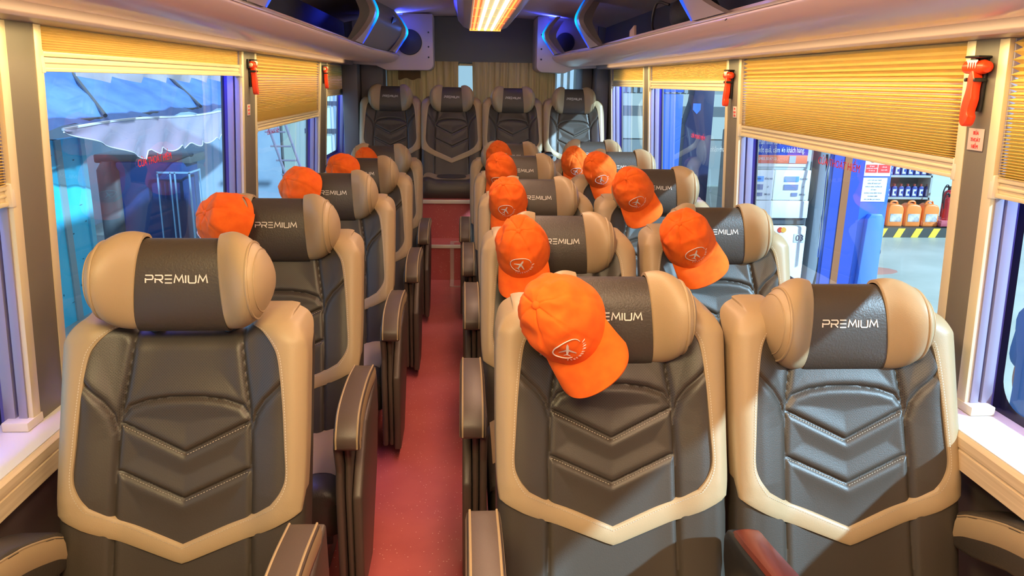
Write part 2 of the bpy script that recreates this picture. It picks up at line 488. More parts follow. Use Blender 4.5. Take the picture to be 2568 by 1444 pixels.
n = 1
for q in LW: window(n, -1, q); n += 1
for q in RWn: window(n, 1, q); n += 1


def blind(side, q, label, pitch=0.0125, grooved=True):
    y0, y1, zs, zb = q
    fx = xl if side < 0 else xr
    root = empty('pleated_blind', (fx(ZT) + 0.02 * side, (y0 + y1) / 2, zb)); tag(root, label, 'blind', 'pleated golden window blinds')
    L = root.location
    pr = []; z = ZT; k = 0
    stack = zb + 0.045
    while z > stack:
        pr.append((0.004 if k % 2 else 0.024, z)) if grooved else pr.append((0.012 if k % 2 else 0.018, z))
        z -= (0.0028 + (0.0095 - 0.0028) * max(0, (z - stack) / (ZT - stack)) ** 1.3) if grooved else 0.003
        k += 1
    pr.append((0.016, stack))
    rws = [[(fx(zz) + o * side - L.x, y - L.y, zz - L.z) for o, zz in pr] for y in (y0 + 0.024, y1 - 0.024)]
    ob('pleated_fabric', MB().grid(rws), BLIND, root, smooth=False)
    mb = MB(); a = fx(zb)
    def bx(o0, o1, z0, z1): mb.prism([(a + o0 * side - L.x, z0 - L.z), (a + o1 * side - L.x, z0 - L.z), (a + o1 * side - L.x, z1 - L.z), (a + o0 * side - L.x, z1 - L.z)], y0 + 0.01 - L.y, y1 - 0.01 - L.y, 'y')
    bx(0.004, 0.028, zb, zb + 0.010); bx(0.010, 0.028, zb + 0.010, zb + 0.035); bx(0.004, 0.028, zb + 0.035, zb + 0.047); bx(0.006, 0.02, zb + 0.020, zb + 0.026)
    ob('bottom_rail', mb, ALU, root, bevel=0.0015)
    for yy in (y0 + 0.008, y1 - 0.024):
        mb = MB().box((a - 0.004 * side) - L.x, (a + 0.028 * side) - L.x, yy - L.y, yy + 0.016 - L.y, -0.003, 0.05)
        ob('rail_end_cap', mb, CREAMP, root, bevel=0.002)


blind(-1, LW[0], 'half lowered golden blind in the window ahead of the first single seat')
blind(-1, LW[1], 'short golden blind with broad cream rail above the plastic awning view', grooved=False)
blind(-1, LW[2], 'golden ribbed blind between the two hammers on the single-seat wall')
blind(-1, LW[3], 'shadowed golden blind in the last window of the single-seat wall')
blind(1, RWn[0], 'golden ribbed blind at the window edge ahead of the large hammer')
blind(1, RWn[1], 'large golden ribbed blind above the fuel pump view')
blind(1, RWn[2], 'short golden blind with broad cream rail above the blue column view', grooved=False)
blind(1, RWn[3], 'shadowed golden blind in the last window of the double-seat wall', grooved=False)

# sills under the windows (cream ribbed wood-look ledges)
SILLM = noisy('cream_sill', (0.62, 0.48, 0.30), (0.74, 0.60, 0.40), 9, 0.4, (8, 0.35, 14))
SILLT = mat('sill_top', (0.72, 0.68, 0.62), 0.3)


def sill(side, y0, y1, xin, zbot, ztop, nm):
    fx = xl if side < 0 else xr
    mb = MB(); h = ztop - zbot
    pts = [(xin, zbot), (fx(zbot) + 0.09 * side, zbot), (fx(ztop) + 0.09 * side, ztop), (xin + 0.008 * side, ztop), (xin, ztop - 0.008),
           (xin, zbot + h * 0.62), (xin + 0.004 * side, zbot + h * 0.60), (xin + 0.004 * side, zbot + h * 0.54), (xin, zbot + h * 0.52)]
    mb.prism(pts, y0, y1, 'y')
    st(ob(nm, mb, SILLM, smooth=False))
    st(ob(nm, MB().box(min(xin + 0.01 * side, fx(ztop) + 0.088 * side), max(xin + 0.01 * side, fx(ztop) + 0.088 * side), y0, y1, ztop, ztop + 0.003), SILLT, smooth=False))


sill(-1, Y0, 6.5, -0.955, 0.522, 0.598, 'trim_5')
sill(1, Y0, 6.4, 1.140, 0.575, 0.655, 'trim_6')
for side, yy, z in ((-1, 1.735, 0.602), (1, 1.645, 0.659)):
    fx = xl if side < 0 else xr
    xa, xb = sorted((fx(z) - 0.005 * side, fx(z) + 0.055 * side))
    st(ob('trim_%d' % (7 if side < 0 else 8), MB().box(xa, xb, yy - 0.01, yy + 0.06, z, z + 0.022), CREAMP, bevel=0.002))


# ================================================================ LUGGAGE RACKS
def dsh(y): return -0.075 * sstep(5.0, 6.4, y)


def rack(side, label, leds, doors):
    sx = lambda d: CX + side * d
    root = tag(empty('luggage_rack', (sx(0.9), 3.0, 1.545)), label, 'luggage rack')
    L = root.location
    def Q(mb): mb.v = [(x - L.x, y - L.y, z - L.z) for x, y, z in mb.v]; return mb
    ys = list(np.linspace(Y0 + 0.05, 5.0, 12)) + list(np.linspace(5.1, 6.42, 10))
    lip = [(0.74, 1.640), (0.735, 1.618), (0.712, 1.612), (0.694, 1.617), (0.688, 1.607), (0.690, 1.598), (0.700, 1.583), (0.718, 1.566), (0.745, 1.554), (0.79, 1.547), (0.86, 1.549), (0.93, 1.556), (0.985, 1.560), (0.985, 1.60)]
    if side > 0: lip = [(d, z + 0.012) if d < 0.75 else (d, z) for d, z in lip]
    rows = []
    for y in ys:
        k = dsh(y); rows.append([(sx(d + k * max(0, 1 - (d - 0.69) / 0.3)), y, z) for d, z in lip])
    ob('shelf', Q(MB().grid(rows)), RACK, root, angle=60)
    rows = [[(sx(d + dsh(y) * max(0, 1 - (d - 0.69) / 0.3)), y, z + (0.012 if side > 0 else 0)) for d, z in ((0.700, 1.6185), (0.6945, 1.6195), (0.6875, 1.6135), (0.6855, 1.609))] for y in ys]
    ob('lip_edge', Q(MB().grid(rows)), mat('rack_lip', (0.80, 0.66, 0.55), 0.25, coat=0.5), root)
    # trim board between rack and blinds
    mb = MB(); mb.prism([(sx(0.975), 1.562), (sx(0.975), 1.538), (sx(0.985), 1.531), (sx(1.10), 1.531), (sx(1.10), 1.60), (sx(0.985), 1.60)], Y0 + 0.05, 6.4, 'y')
    ob('lower_rail', Q(mb), mat('mauve_rail', (0.22, 0.155, 0.15), 0.4), root, bevel=0.002)
    # dark inside
    mb = MB(); mb.grid([[(sx(d), y, z) for d, z in ((0.72, 1.625), (1.03, 1.63), (1.04, 1.92), (0.62, 1.945))] for y in (Y0 + 0.05, 6.4)])
    ob('inner_liner', Q(mb), RACKIN, root, smooth=False)
    PRF = catmull([(0.688, 1.622, 0), (0.640, 1.705, 0), (0.600, 1.79, 0), (0.622, 1.865, 0), (0.66, 1.935, 0)], 8)
    PR = [(p.x, p.y) for p in PRF]
    dz = 0.012 if side > 0 else 0
    for (yl, wid, open_) in leds:
        rows = []; N = len(PR)
        for i, (d, z) in enumerate(PR):
            t = i / (N - 1); zz = 1.622 + (z - 1.622) * open_ + dz * (1 - t)
            yb = yl - 0.10 - wid * (abs(2 * t - 0.9)) ** 2.2
            k = dsh(yl)
            rows.append([(sx(d + k + 0.012 * math.sin(PI * q) * 0), yb + (yl - yb) * q, zz) for q in np.linspace(0, 1, 6)] + [(sx(d + k + 0.10), yl, zz), ])
            rows[-1] = [(sx(d + k + 0.03), yb, zz)] + rows[-1]
        ob('divider', Q(MB().grid(rows)), FRAMEB, root)
        path = [(sx(d + dsh(yl) - 0.003), yl, 1.622 + (z - 1.622) * open_ + dz * (1 - i / (N - 1))) for i, (d, z) in enumerate(PR)]
        rr = [0.0025 + 0.0065 * math.sin(PI * i / (N - 1)) for i in range(N)]
        ob('led_strip', Q(MB().tube(path, rr, 8)), LEDB, root)
        light('rack_led_light', 'POINT', (sx(0.56 + dsh(yl)), yl + 0.03, 1.77), (0.05, 0.18, 1.0), 0.35, size=0.03)
    for (ya, yb2, vent) in doors:
        rows = []
        for i, (d, z) in enumerate(PR):
            t = i / (len(PR) - 1)
            rows.append([(sx(d + dsh(y) + 0.035 - 0.02 * math.sin(PI * t)), y, z) for y in np.linspace(ya, yb2, 5)])
        ob('door', Q(MB().grid(rows)), mat('rack_door', (0.20, 0.18, 0.21), 0.45), root)
        if vent:
            ym = (ya + yb2) / 2 + 0.1; k = dsh(ym)
            mb = MB(); mb.grid([[(sx(d + k), y, z) for d, z in ((0.595, 1.835), (0.612, 1.79))] for y in (ym, ym + 0.22)])
            mb.grid([[(sx(d + k), y, z) for d, z in ((0.605, 1.835), (0.622, 1.79))] for y in (ym, ym + 0.22)])
            ob('vent', Q(mb), BLACK, root, smooth=False)
    # end panel with rounded lower inner corner
    pts = []; x_in = 0.345 if side < 0 else 0.49
    zb = 1.500
    for k in range(9):
        a = R(180 + k * 90 / 8); pts.append((x_in + 0.05 + 0.05 * math.cos(a), zb + 0.05 + 0.05 * math.sin(a)))
    pts += [(0.72, zb - 0.004), (0.80, zb + 0.03), (0.98, 1.54), (0.98, 1.93), (x_in, 1.93)]
    mb = MB().prism([(sx(d), z) for d, z in pts], 6.43, 6.86, 'y')
    ob('end_panel', Q(mb), mat('end_panel_plastic', (0.52, 0.42, 0.42), 0.4), root, bevel=0.006)
    for z in (1.60, 1.68, 1.79):
        ob('screw', Q(MB().lathe([(0, 6.424), (0.006, 6.424), (0.007, 6.43)], (sx(x_in + 0.035), 0, z), 10, 'y')), BLACK, root)
    # speaker
    c = (0.53, 0, 1.712, 0.098) if side < 0 else (0.715, 0, 1.735, 0.075)
    ob('speaker', Q(MB().lathe([(0, 6.395), (c[3] * 0.25, 6.394), (c[3] * 0.6, 6.402), (c[3] * 0.95, 6.405), (c[3], 6.412), (c[3], 6.43)], (sx(c[0]), 0, c[2]), 36, 'y')), mat('speaker_mesh', (0.02, 0.018, 0.03), 0.5), root)
    return root


rack(-1, 'overhead luggage rack along the single-seat wall with two blue chevron lights', [(2.45, 0.3, 1), (4.72, 0.26, 1), (6.15, 0.16, 0.86)], [(4.74, 6.12, True)])
rack(1, 'overhead luggage rack above the double seats with items behind its lip', [(2.75, 0.3, 1), (5.0, 0.30, 1), (6.3, 0.22, 0.86)], [])

# warm lights added under both racks to brighten the blinds
for side in (-1, 1):
    light('blind_fill_light', 'AREA', (CX + side * 0.90, 3.1, 1.540), (1.0, 0.74, 0.34), 11, size=0.03, size_y=5.6, spread=R(130)).rotation_euler = (0, -side * R(54), 0)
# ceiling lamp
lamp = tag(empty('ceiling_lamp', (0.165, 2.5, 1.95)), 'long ceiling lamp with glowing white and orange tubes over the aisle', 'ceiling lamp')
def LQ(mb): mb.v = [(x - 0.165, y - 2.5, z - 1.95) for x, y, z in mb.v]; return mb
pts = [(-0.07, 1.95), (-0.04, 1.865), (0.0, 1.822), (0.045, 1.805), (0.05, 1.815), (0.28, 1.815), (0.285, 1.805), (0.33, 1.822), (0.37, 1.865), (0.40, 1.95)]
ob('lamp_housing', LQ(MB().prism(pts, -1.4, 6.22, 'y')), mat('lamp_housing_plastic', (0.55, 0.42, 0.38), 0.35), lamp, bevel=0.004)
ob('lamp_diffuser', LQ(MB().box(0.052, 0.278, -1.38, 6.21, 1.809, 1.814)), LAMPB, lamp, smooth=False)
for x in (0.118, 0.165, 0.215):
    ob('light_tube', LQ(MB().tube([(x, -1.36, 1.806), (x, 6.205, 1.806)], 0.0095, 8)), LAMPW, lamp)
for x in (0.062, 0.090, 0.244, 0.268):
    ob('light_tube', LQ(MB().tube([(x, -1.36, 1.807), (x, 6.205, 1.807)], 0.007, 6)), LAMPO, lamp)
for x in (0.076, 0.256):
    ob('light_tube', LQ(MB().tube([(x, -1.36, 1.808), (x, 6.205, 1.808)], 0.004, 6)), LAMPY, lamp)
mb = MB()
for i in range(12): mb.box(0.052, 0.278, 6.0 - i * 0.55, 6.006 - i * 0.55, 1.7985, 1.800)
ob('lamp_grille', LQ(mb), LAMPY, lamp, smooth=False)
mb = MB().box(0.045, 0.285, 6.205, 6.225, 1.796, 1.815)
ob('lamp_end_trim', LQ(mb), LAMPY, lamp, bevel=0.002)
# blue recessed spots in the rear of the ceiling
for x, wd in ((-0.50, 'single-seat'), (0.70, 'double-seat')):
    o = ob('ceiling_spot_light', MB().lathe([(0, 0.0), (0.02, 0.0), (0.024, 0.008), (0.0, 0.008)], (0, 0, 0), 16), LEDV, loc=(x, 6.385, 1.915))
    tag(o, 'small glowing blue ceiling spot over the %s side of the rear row' % wd, 'spot light')
    light('ceiling_spot_glow', 'SPOT', (x, 6.34, 1.86), (0.03, 0.05, 1.0), 9, size=0.02, direction=(0, -0.25, 0.3)).data.spot_size = R(120)
# ================================================================ SEATS
HW = 0.265
def ztop(x):
    a = abs(x)
    if a < 0.105: return 0.890
    if a < 0.155: return 0.890 + 0.034 * sstep(0.105, 0.155, a)
    if a < 0.205: return 0.924
    t = (a - 0.205) / (HW - 0.205)
    return 0.924 - 0.070 * (1 - math.sqrt(max(0, 1 - t * t)))


def plane_y(z): return 0.06 - (0.93 - z) * 0.36


def seg_dist(px, pz, poly):
    d = np.full(px.shape, 9.0)
    for (ax, az), (bx_, bz) in zip(poly[:-1], poly[1:]):
        vx, vz = bx_ - ax, bz - az; L2 = vx * vx + vz * vz + 1e-12
        t = np.clip(((px - ax) * vx + (pz - az) * vz) / L2, 0, 1)
        d = np.minimum(d, np.hypot(px - ax - t * vx, pz - az - t * vz))
    return d


def mir(p): return [(-x, z) for x, z in p]


arch_h = [(0.142, 0.700), (0.138, 0.718), (0.122, 0.738), (0.085, 0.750), (0.04, 0.756), (0.0, 0.757)]
SEAMS = [arch_h, [(0, 0.641), (0.142, 0.706)], [(0, 0.546), (0.146, 0.608)],
         [(0.150, 0.30), (0.147, 0.505), (0.146, 0.60), (0.141, 0.72), (0.128, 0.80), (0.115, 0.90)],
         [(0.226, 0.806), (0.205, 0.785), (0.175, 0.755), (0.155, 0.725), (0.145, 0.69)]]
SEAMS = SEAMS + [mir(p) for p in SEAMS]


def back_y(px, pz, seams=True):
    """front surface of the backrest, arrays"""
    px = np.asarray(px, float); pz = np.asarray(pz, float)
    a = np.abs(px)
    y = 0.06 - (0.93 - pz) * 0.36
    s = np.clip((a - 0.125) / 0.085, 0, 1); s = s * s * (3 - 2 * s)
    fade = np.clip((pz - 0.36) / 0.2, 0, 1)
    y -= 0.030 * s * (0.45 + 0.55 * fade)
    d = np.full(px.shape, 9.0)
    for p in SEAMS: d = np.minimum(d, seg_dist(px, pz, p))
    if seams: y += -0.0065 * (1 - np.exp(-(d / 0.008) ** 2)) + 0.0065 * (1 - np.exp(-(d / 0.035) ** 2)) + 0.004 * np.exp(-(d / 0.0028) ** 2)
    # rim
    zt = np.vectorize(ztop)(px)
    dd = np.minimum(HW - a, (zt - pz) * 0.9)
    q = np.clip(1 - dd / 0.034, 0, 1)
    y += 0.034 * (1 - np.sqrt(np.maximum(0, 1 - q * q)))
    return y


def backrest_mesh():
    xs = list(np.linspace(-0.232, 0.232, 154))
    e = [0.238, 0.244, 0.249, 0.254, 0.258, 0.261, 0.2635, HW]
    xs = [-v for v in e[::-1]] + xs + e
    ts = list(np.linspace(0, 0.952, 200)) + [0.960, 0.968, 0.975, 0.982, 0.988, 0.993, 0.997, 1.0]
    X = np.array([[x for t in ts] for x in xs]); Z = np.array([[0.30 + (ztop(x) - 0.30) * t for t in ts] for x in xs])
    Y = back_y(X, Z)
    mb = MB(); mb.grid([[(X[i, j], Y[i, j], Z[i, j]) for j in range(len(ts))] for i in range(len(xs))])
    n, m_ = len(xs), len(ts)
    idx = lambda i, j: i * m_ + j
    loop = [idx(i, 0) for i in range(n)] + [idx(n - 1, j) for j in range(1, m_)] + [idx(i, m_ - 1) for i in range(n - 2, -1, -1)] + [idx(0, j) for j in range(m_ - 2, 0, -1)]
    prev = loop
    for dy, k in ((0.03, 1.0), (0.055, 0.995), (0.072, 0.975), (0.082, 0.93)):
        cur = []
        for q in loop:
            x, y, z = mb.v[q]; cur.append(len(mb.v)); mb.v.append((x * k, plane_y(z) + 0.034 + dy, 0.62 + (z - 0.62) * k if z > 0.35 else z))
        L = len(loop)
        for a in range(L): mb.f.append((prev[a], prev[(a + 1) % L], cur[(a + 1) % L], cur[a]))
        prev = cur
    mb.f.append(tuple(prev[::-1]))
    return mb.mesh('backrest', DARK, angle=70)


def band_mesh():
    pairs = [((0.222, 0.921), (0.138, 0.908)), ((0.243, 0.908), (0.164, 0.900)), ((0.258, 0.882), (0.190, 0.875)), ((0.264, 0.85), (0.204, 0.842)), ((0.2645, 0.76), (0.215, 0.76)),
             ((0.2645, 0.66), (0.222, 0.665)), ((0.263, 0.59), (0.225, 0.605)), ((0.261, 0.555), (0.215, 0.573)), ((0.257, 0.527), (0.192, 0.543))]
    pr = [(*a, *b) for a, b in pairs]
    def cm(P, n):
        out = []
        for i in range(len(P) - 1):
            p0 = P[max(i - 1, 0)]; p1 = P[i]; p2 = P[i + 1]; p3 = P[min(i + 2, len(P) - 1)]
            for k in range(n):
                t = k / n
                out.append([0.5 * ((2 * b) + (c - a) * t + (2 * a - 5 * b + 4 * c - d) * t * t + (3 * b - a - 3 * c + d) * t ** 3) for a, b, c, d in zip(p0, p1, p2, p3)])
        return out
    half = cm(pr, 7) + [list(pr[-1])]
    last = half[-1]; mid = (0.15, 0.472, 0.146, 0.514); end = (0.0, 0.417, 0.0, 0.455)
    for k in range(1, 9): half.append([last[q] + (mid[q] - last[q]) * k / 8 for q in range(4)])
    for k in range(1, 13): half.append([mid[q] + (end[q] - mid[q]) * k / 12 for q in range(4)])
    full = half + [[-a, b, -c, d] for a, b, c, d in half[-2::-1]]
    K = 9; rows = []
    for ox, oz, ix, iz in full:
        row = []
        ts = [0, 0.02, 0.08, 0.2, 0.35, 0.5, 0.65, 0.8, 0.92, 0.98, 1.0]
        for j, t in enumerate(ts):
            x, z = ix + (ox - ix) * t, iz + (oz - iz) * t
            lift = 0.0045 * min(1, math.sqrt(math.sin(PI * min(max(t, 0.0), 1.0)) + 1e-6)) + (0.0042 if 0 < t < 1 else -0.004)
            y = float(back_y(np.array([x]), np.array([z]), False)[0])
            s = math.copysign(1, x) if abs(x) > 1e-6 else 0
            row.append((x + s * 0.0035 * (t > 0.9), y - lift, z + 0.0015 * (t > 0.9 and z > 0.87)))
        top = sstep(0.85, 0.90, oz)
        x, z = ox, oz
        y = plane_y(z) + 0.034
        for e in (0.02, 0.045, 0.068):
            row.append((x + s * 0.0038, y + e * top, z + 0.0030 * top))
        rows.append(row)
    for rev in (False, True):           # wrap the ends over the shoulder tops
        src = rows[-1] if rev else rows[0]
        for e in (0.004, 0.03, 0.055, 0.076):
            new = []
            for p in src:
                zt = ztop(min(abs(p[0]), HW - 0.001)) + 0.0095
                new.append((p[0], max(p[1], plane_y(zt) + 0.026 + e), max(p[2], zt)))
            rows = rows + [new] if rev else [new] + rows
    return MB().grid(rows).mesh('trim_band', BEIGE, angle=50), full


def stitch_mesh(full):
    """two rows of thread dashes along the inner edge of the beige band"""
    mb = MB()
    pts = []
    for ox, oz, ix, iz in full:
        t = 0.13
        x, z = ix + (ox - ix) * t, iz + (oz - iz) * t
        pts.append(Vector((x, float(back_y(np.array([x]), np.array([z]), False)[0]) - 0.0092, z)))
    acc = 0; step = 0.0062
    for a, b in zip(pts[:-1], pts[1:]):
        L = (b - a).length; pos = (step - acc) if acc else 0
        while pos < L:
            p = a + (b - a) * (pos / L); d = (b - a).normalized(); s = Vector((0, -1, 0)).cross(d) * 0.0007
            q = p + d * 0.0036; o = Vector((0, -0.0006, 0))
            mb.add([p - s + o, p + s + o, q + s + o, q - s + o], [(0, 1, 2, 3)])
            pos += step
        acc = L - (pos - step)
    # double stitch along the right half of each chevron
    for (a, b) in (((0.004, 0.6385), (0.136, 0.699)), ((0.004, 0.5435), (0.140, 0.602)), ((-0.136, 0.699), (-0.004, 0.6385)), ((-0.140, 0.602), (-0.004, 0.5435))):
        n_ = 22
        for k in range(n_):
            t0, t1 = k / n_, (k + 0.55) / n_
            P = [Vector((a[0] + (b[0] - a[0]) * t, 0, a[1] + (b[1] - a[1]) * t)) for t in (t0, t1)]
            for p in P: p.y = float(back_y(np.array([p.x]), np.array([p.z]))[0]) - 0.0012
            d = (P[1] - P[0]).normalized(); s = Vector((0, -1, 0)).cross(d) * 0.0006
            mb.add([P[0] - s, P[0] + s, P[1] + s, P[1] - s], [(0, 1, 2, 3)])
    return mb.mesh('stitching', STITCH, smooth=False)


# ---- headrest: local origin at the printed word, tilted back
TILT = R(13)
def hr_section(x):
    """yc, half depth, top, bottom, exponent"""
    a = abs(x)
    if a <= 0.088: return 0.003, 0.056, 0.090, -0.117, 2.3
    u = min(1, (a - 0.088) / 0.108)
    front = -0.055 - 0.050 * math.sin(PI / 2 * min(1, u / 0.66)) ** 1.2
    back = 0.056
    if u > 0.66:
        t = (u - 0.66) / 0.34; k = 1 - math.sqrt(max(0, 1 - t ** 2.2))
        front = front + (-0.005 - front) * k; back = back + (-0.005 - back) * k
    top = (0.100 + 0.006 * math.sin(PI * min(1, u / 0.7))) * math.sqrt(max(0.0, 1 - (max(0, u - 0.10) / 0.90) ** 2.3))
    bot = -0.112 * math.sqrt(max(0.0, 1 - u ** 2.3))
    return (front + back) / 2, max(0.001, (back - front) / 2), max(top, 0.004), min(bot, -0.003), 2.3 - 0.25 * min(1, u / 0.2)


def hr_row(x, n=44):
    yc, a, tp, bt, ee = hr_section(x); row = []
    for k in range(n):
        q = 2 * PI * k / n; c, s = math.cos(q), math.sin(q)
        b = tp if s > 0 else -bt
        yy = -a * math.copysign(abs(c) ** (2 / ee), c); zz = b * math.copysign(abs(s) ** (2 / ee), s)
        sl = 1 - zz * 0.9 * max(0, 1 - abs(abs(x) - 0.09) / 0.09)
        row.append((x * sl, yc + yy, zz))
    return row


def tilt(v):
    x, y, z = v; return (x, y * math.cos(TILT) + z * math.sin(TILT), z * math.cos(TILT) - y * math.sin(TILT))


def hr_front(x, z):
    yc, a, tp, bt, ee = hr_section(x); t = min(1, z / tp if z > 0 else z / bt)
    return yc - a * (1 - t ** ee) ** (1 / ee)


def headrest_meshes():
    mb = MB(); rows = [hr_row(x) for x in np.linspace(-0.088, 0.088, 17)]
    rows = [[tuple(np.array(p) * [1, 0.9, 0.9] + [0, 0, 0]) for p in rows[0]]] + rows + [[tuple(np.array(p) * [1, 0.9, 0.9]) for p in rows[-1]]]
    mb.grid(rows, closed_v=True); mb.v = [tilt(v) for v in mb.v]
    core = mb.mesh('headrest', DARKP, angle=60)
    wings = []
    for s in (-1, 1):
        mb = MB(); us = [0.0882, 0.0886, 0.092, 0.097] + list(np.linspace(0.103, 0.170, 14)) + [0.177, 0.183, 0.188, 0.192, 0.1945, 0.196]
        rows = [hr_row(s * u) for u in us]
        rows[0] = [(p[0], p[1] * 0.93, p[2] * 0.93) for p in rows[0]]
        mb.grid(rows, closed_v=True); k = len(mb.v) - 44; mb.f.append(tuple(k + q for q in range(44)))
        # piping along the front rim and two folds behind it
        for x, r_, g in ((0.160, 0.0034, 0.0), (0.174, 0.0014, 0.0)):
            row = hr_row(s * x)
            sel = [row[q % 44] for q in range(-14, 15)]
            mb.tube([(p[0], p[1] - 0.0005, p[2]) for p in sel], r_, 6)
        mb.v = [tilt(v) for v in mb.v]
        wings.append(mb.mesh('wing', BEIGE, angle=60))
    return core, wings


def premium_mesh():
    T = 0.0026; H = 0.0165
    glyph = {'P': ([[(0, 1), (.88, 1), (1, .86), (1, .60), (.88, .46), (.0, .46)], [(0, .62), (0, 0)]], 1.0),
             'R': ([[(0, 1), (.88, 1), (1, .86), (1, .60), (.88, .46), (.0, .46)], [(0, .62), (0, 0)], [(.50, .46), (1, 0)]], 1.0),
             'E': ([[(0, 1), (1, 1)], [(0, .5), (1, .5)], [(0, 0), (1, 0)]], 0.95),
             'M': ([[(0, 0), (.16, 1), (.52, .25), (.86, 1), (1, 0)]], 1.25),
             'I': ([[(0, 0), (0, 1)]], 0.08), 'U': ([[(0, 1), (0, .14), (.12, 0), (.88, 0), (1, .14), (1, 1)]], 1.0)}
    x = 0; polys = []
    for ch in 'PREMIUM':
        g, wd = glyph[ch]
        for p in g: polys.append([(x + a * wd, b) for a, b in p])
        x += wd + 0.30
    W = x - 0.30; sx_ = 0.130 / W
    mb = MB()
    for p in polys:
        P = [Vector((a * sx_ - 0.065, b * H - H / 2)) for a, b in p]
        n = len(P); L = []; Rr = []
        for i in range(n):
            d1 = (P[i] - P[i - 1]).normalized() if i else (P[1] - P[0]).normalized()
            d2 = (P[i + 1] - P[i]).normalized() if i < n - 1 else d1
            d = (d1 + d2).normalized(); nn = Vector((-d.y, d.x)); sc = min(2.0, 1 / max(0.4, nn.dot(Vector((-d1.y, d1.x)))))
            L.append(P[i] + nn * T / 2 * sc); Rr.append(P[i] - nn * T / 2 * sc)
        rows = []
        for l, r2 in zip(L, Rr):
            rows.append([(l.x, hr_front(l.x, l.y) + 0.0005, l.y), (l.x, hr_front(l.x, l.y) - 0.0013, l.y), (r2.x, hr_front(r2.x, r2.y) - 0.0013, r2.y), (r2.x, hr_front(r2.x, r2.y) + 0.0005, r2.y)])
        n0 = len(mb.v); mb.grid(rows); e = len(mb.v) - 4
        mb.f += [(n0, n0 + 1, n0 + 2, n0 + 3), (e + 3, e + 2, e + 1, e)]
    mb.v = [tilt(v) for v in mb.v]
    return mb.mesh('lettering', SILVER, smooth=False)


ME = {}
ME['backrest'] = backrest_mesh()
ME['trim_band'], _full = band_mesh()
ME['stitching'] = stitch_mesh(_full)
ME['headrest'], _w = headrest_meshes()
ME['wing_a'], ME['wing_b'] = _w
ME['lettering'] = premium_mesh()
mb = MB().tube([(0, 0.085, 0.85), (0, 0.088, 0.96)], 0.006, 10); ME['headrest_post'] = mb.mesh('headrest_post', CHROME)
mb = MB().lathe([(0, 0.906), (0.014, 0.905), (0.020, 0.899), (0.021, 0.886), (0, 0.886)], (0, 0.086, 0), 16); ME['post_collar'] = mb.mesh('post_collar', BLACK)


def sheet(x0, x1, y0, y1, zf, nx=14, ny=14, th=0.004, mask=None):
    pass


def cushion_meshes():
    # dark cushion body: grid over the top rolled down at the front
    def prof(s):            # s 0..1 from rear top to front bottom -> (y,z)
        P = [(-0.09, 0.365), (-0.20, 0.362), (-0.34, 0.366), (-0.46, 0.368), (-0.515, 0.352), (-0.535, 0.315), (-0.535, 0.262), (-0.51, 0.215)]
        q = s * (len(P) - 1); i = min(int(q), len(P) - 2); return P[i][0] + (P[i + 1][0] - P[i][0]) * (q - i), P[i][1] + (P[i + 1][1] - P[i][1]) * (q - i)
    P = catmull([(-0.09, 0.365, 0), (-0.20, 0.362, 0), (-0.34, 0.366, 0), (-0.46, 0.368, 0), (-0.515, 0.352, 0), (-0.535, 0.315, 0), (-0.535, 0.262, 0), (-0.51, 0.215, 0)], 5)
    rows = []
    for x in [-0.25, -0.248, -0.24, -0.225, -0.205] + list(np.linspace(-0.18, 0.18, 15)) + [0.205, 0.225, 0.24, 0.248, 0.25]:
        a = abs(x); e = max(0, (a - 0.205) / 0.045); drop = 0.035 * (1 - math.sqrt(max(0, 1 - e * e))); bol = 0.018 * sstep(0.12, 0.19, a)
        row = [(x, p.x + (drop if p.y < 0.33 else 0), p.y - (drop if p.y > 0.33 else 0) + bol * (p.y > 0.33)) for p in P]
        row.append((x, -0.09, 0.215)); rows.append(row)
    mb = MB().grid(rows, closed_v=True); n_ = len(rows[0]); k = (len(rows) - 1) * n_
    mb.f += [tuple(range(n_)), tuple(k + q for q in range(n_ - 1, -1, -1))]
    body = mb.mesh('seat_cushion', DARKP, angle=60)
    # beige top panel with a dark oval centre
    def zt(x, y):
        a = abs(x); e = max(0, (a - 0.205) / 0.045); return 0.3655 + 0.018 * sstep(0.12, 0.19, a) - 0.035 * (1 - math.sqrt(max(0, 1 - min(1, e) ** 2)))
    rows = [[(x, y, zt(x, y) + 0.004) for y in np.linspace(-0.455, -0.10, 12)] for x in np.linspace(-0.238, 0.238, 31)]
    edge = MB().grid(rows); trim = edge.mesh('cushion_panel', BEIGE)
    rows = []
    for k in range(40):
        q = 2 * PI * k / 40; rows.append([(0.125 * rr * math.copysign(abs(math.cos(q)) ** 0.7, math.cos(q)), -0.27 + 0.155 * rr * math.copysign(abs(math.sin(q)) ** 0.8, math.sin(q)), 0.3715 + 0.004 * (1 - rr ** 4) + 0.018 * sstep(0.12, 0.19, abs(0.125 * rr))) for rr in (0.02, 0.4, 0.8, 0.95, 1.0)])
    ins = MB().grid(rows, closed_u=True).mesh('cushion_centre', DARK)
    return body, trim, ins


ME['seat_cushion'], ME['cushion_panel'], ME['cushion_centre'] = cushion_meshes()

# padded armrest (side outline extruded in x), beige side strips with piping
AO = catmull([(-0.27, 0.600, 0), (-0.40, 0.612, 0), (-0.52, 0.608, 0), (-0.60, 0.590, 0), (-0.645, 0.548, 0), (-0.652, 0.515, 0)], 5)
AOb = [(-0.640, 0.503), (-0.618, 0.512), (-0.59, 0.540), (-0.52, 0.556), (-0.40, 0.556), (-0.27, 0.545)]
pad = [(p.x, p.y) for p in AO] + AOb


def arm_mesh(x0, x1):
    return MB().prism(pad, x0, x1, 'x').mesh('armrest', BROWN, bevel=0.010, seg=3)


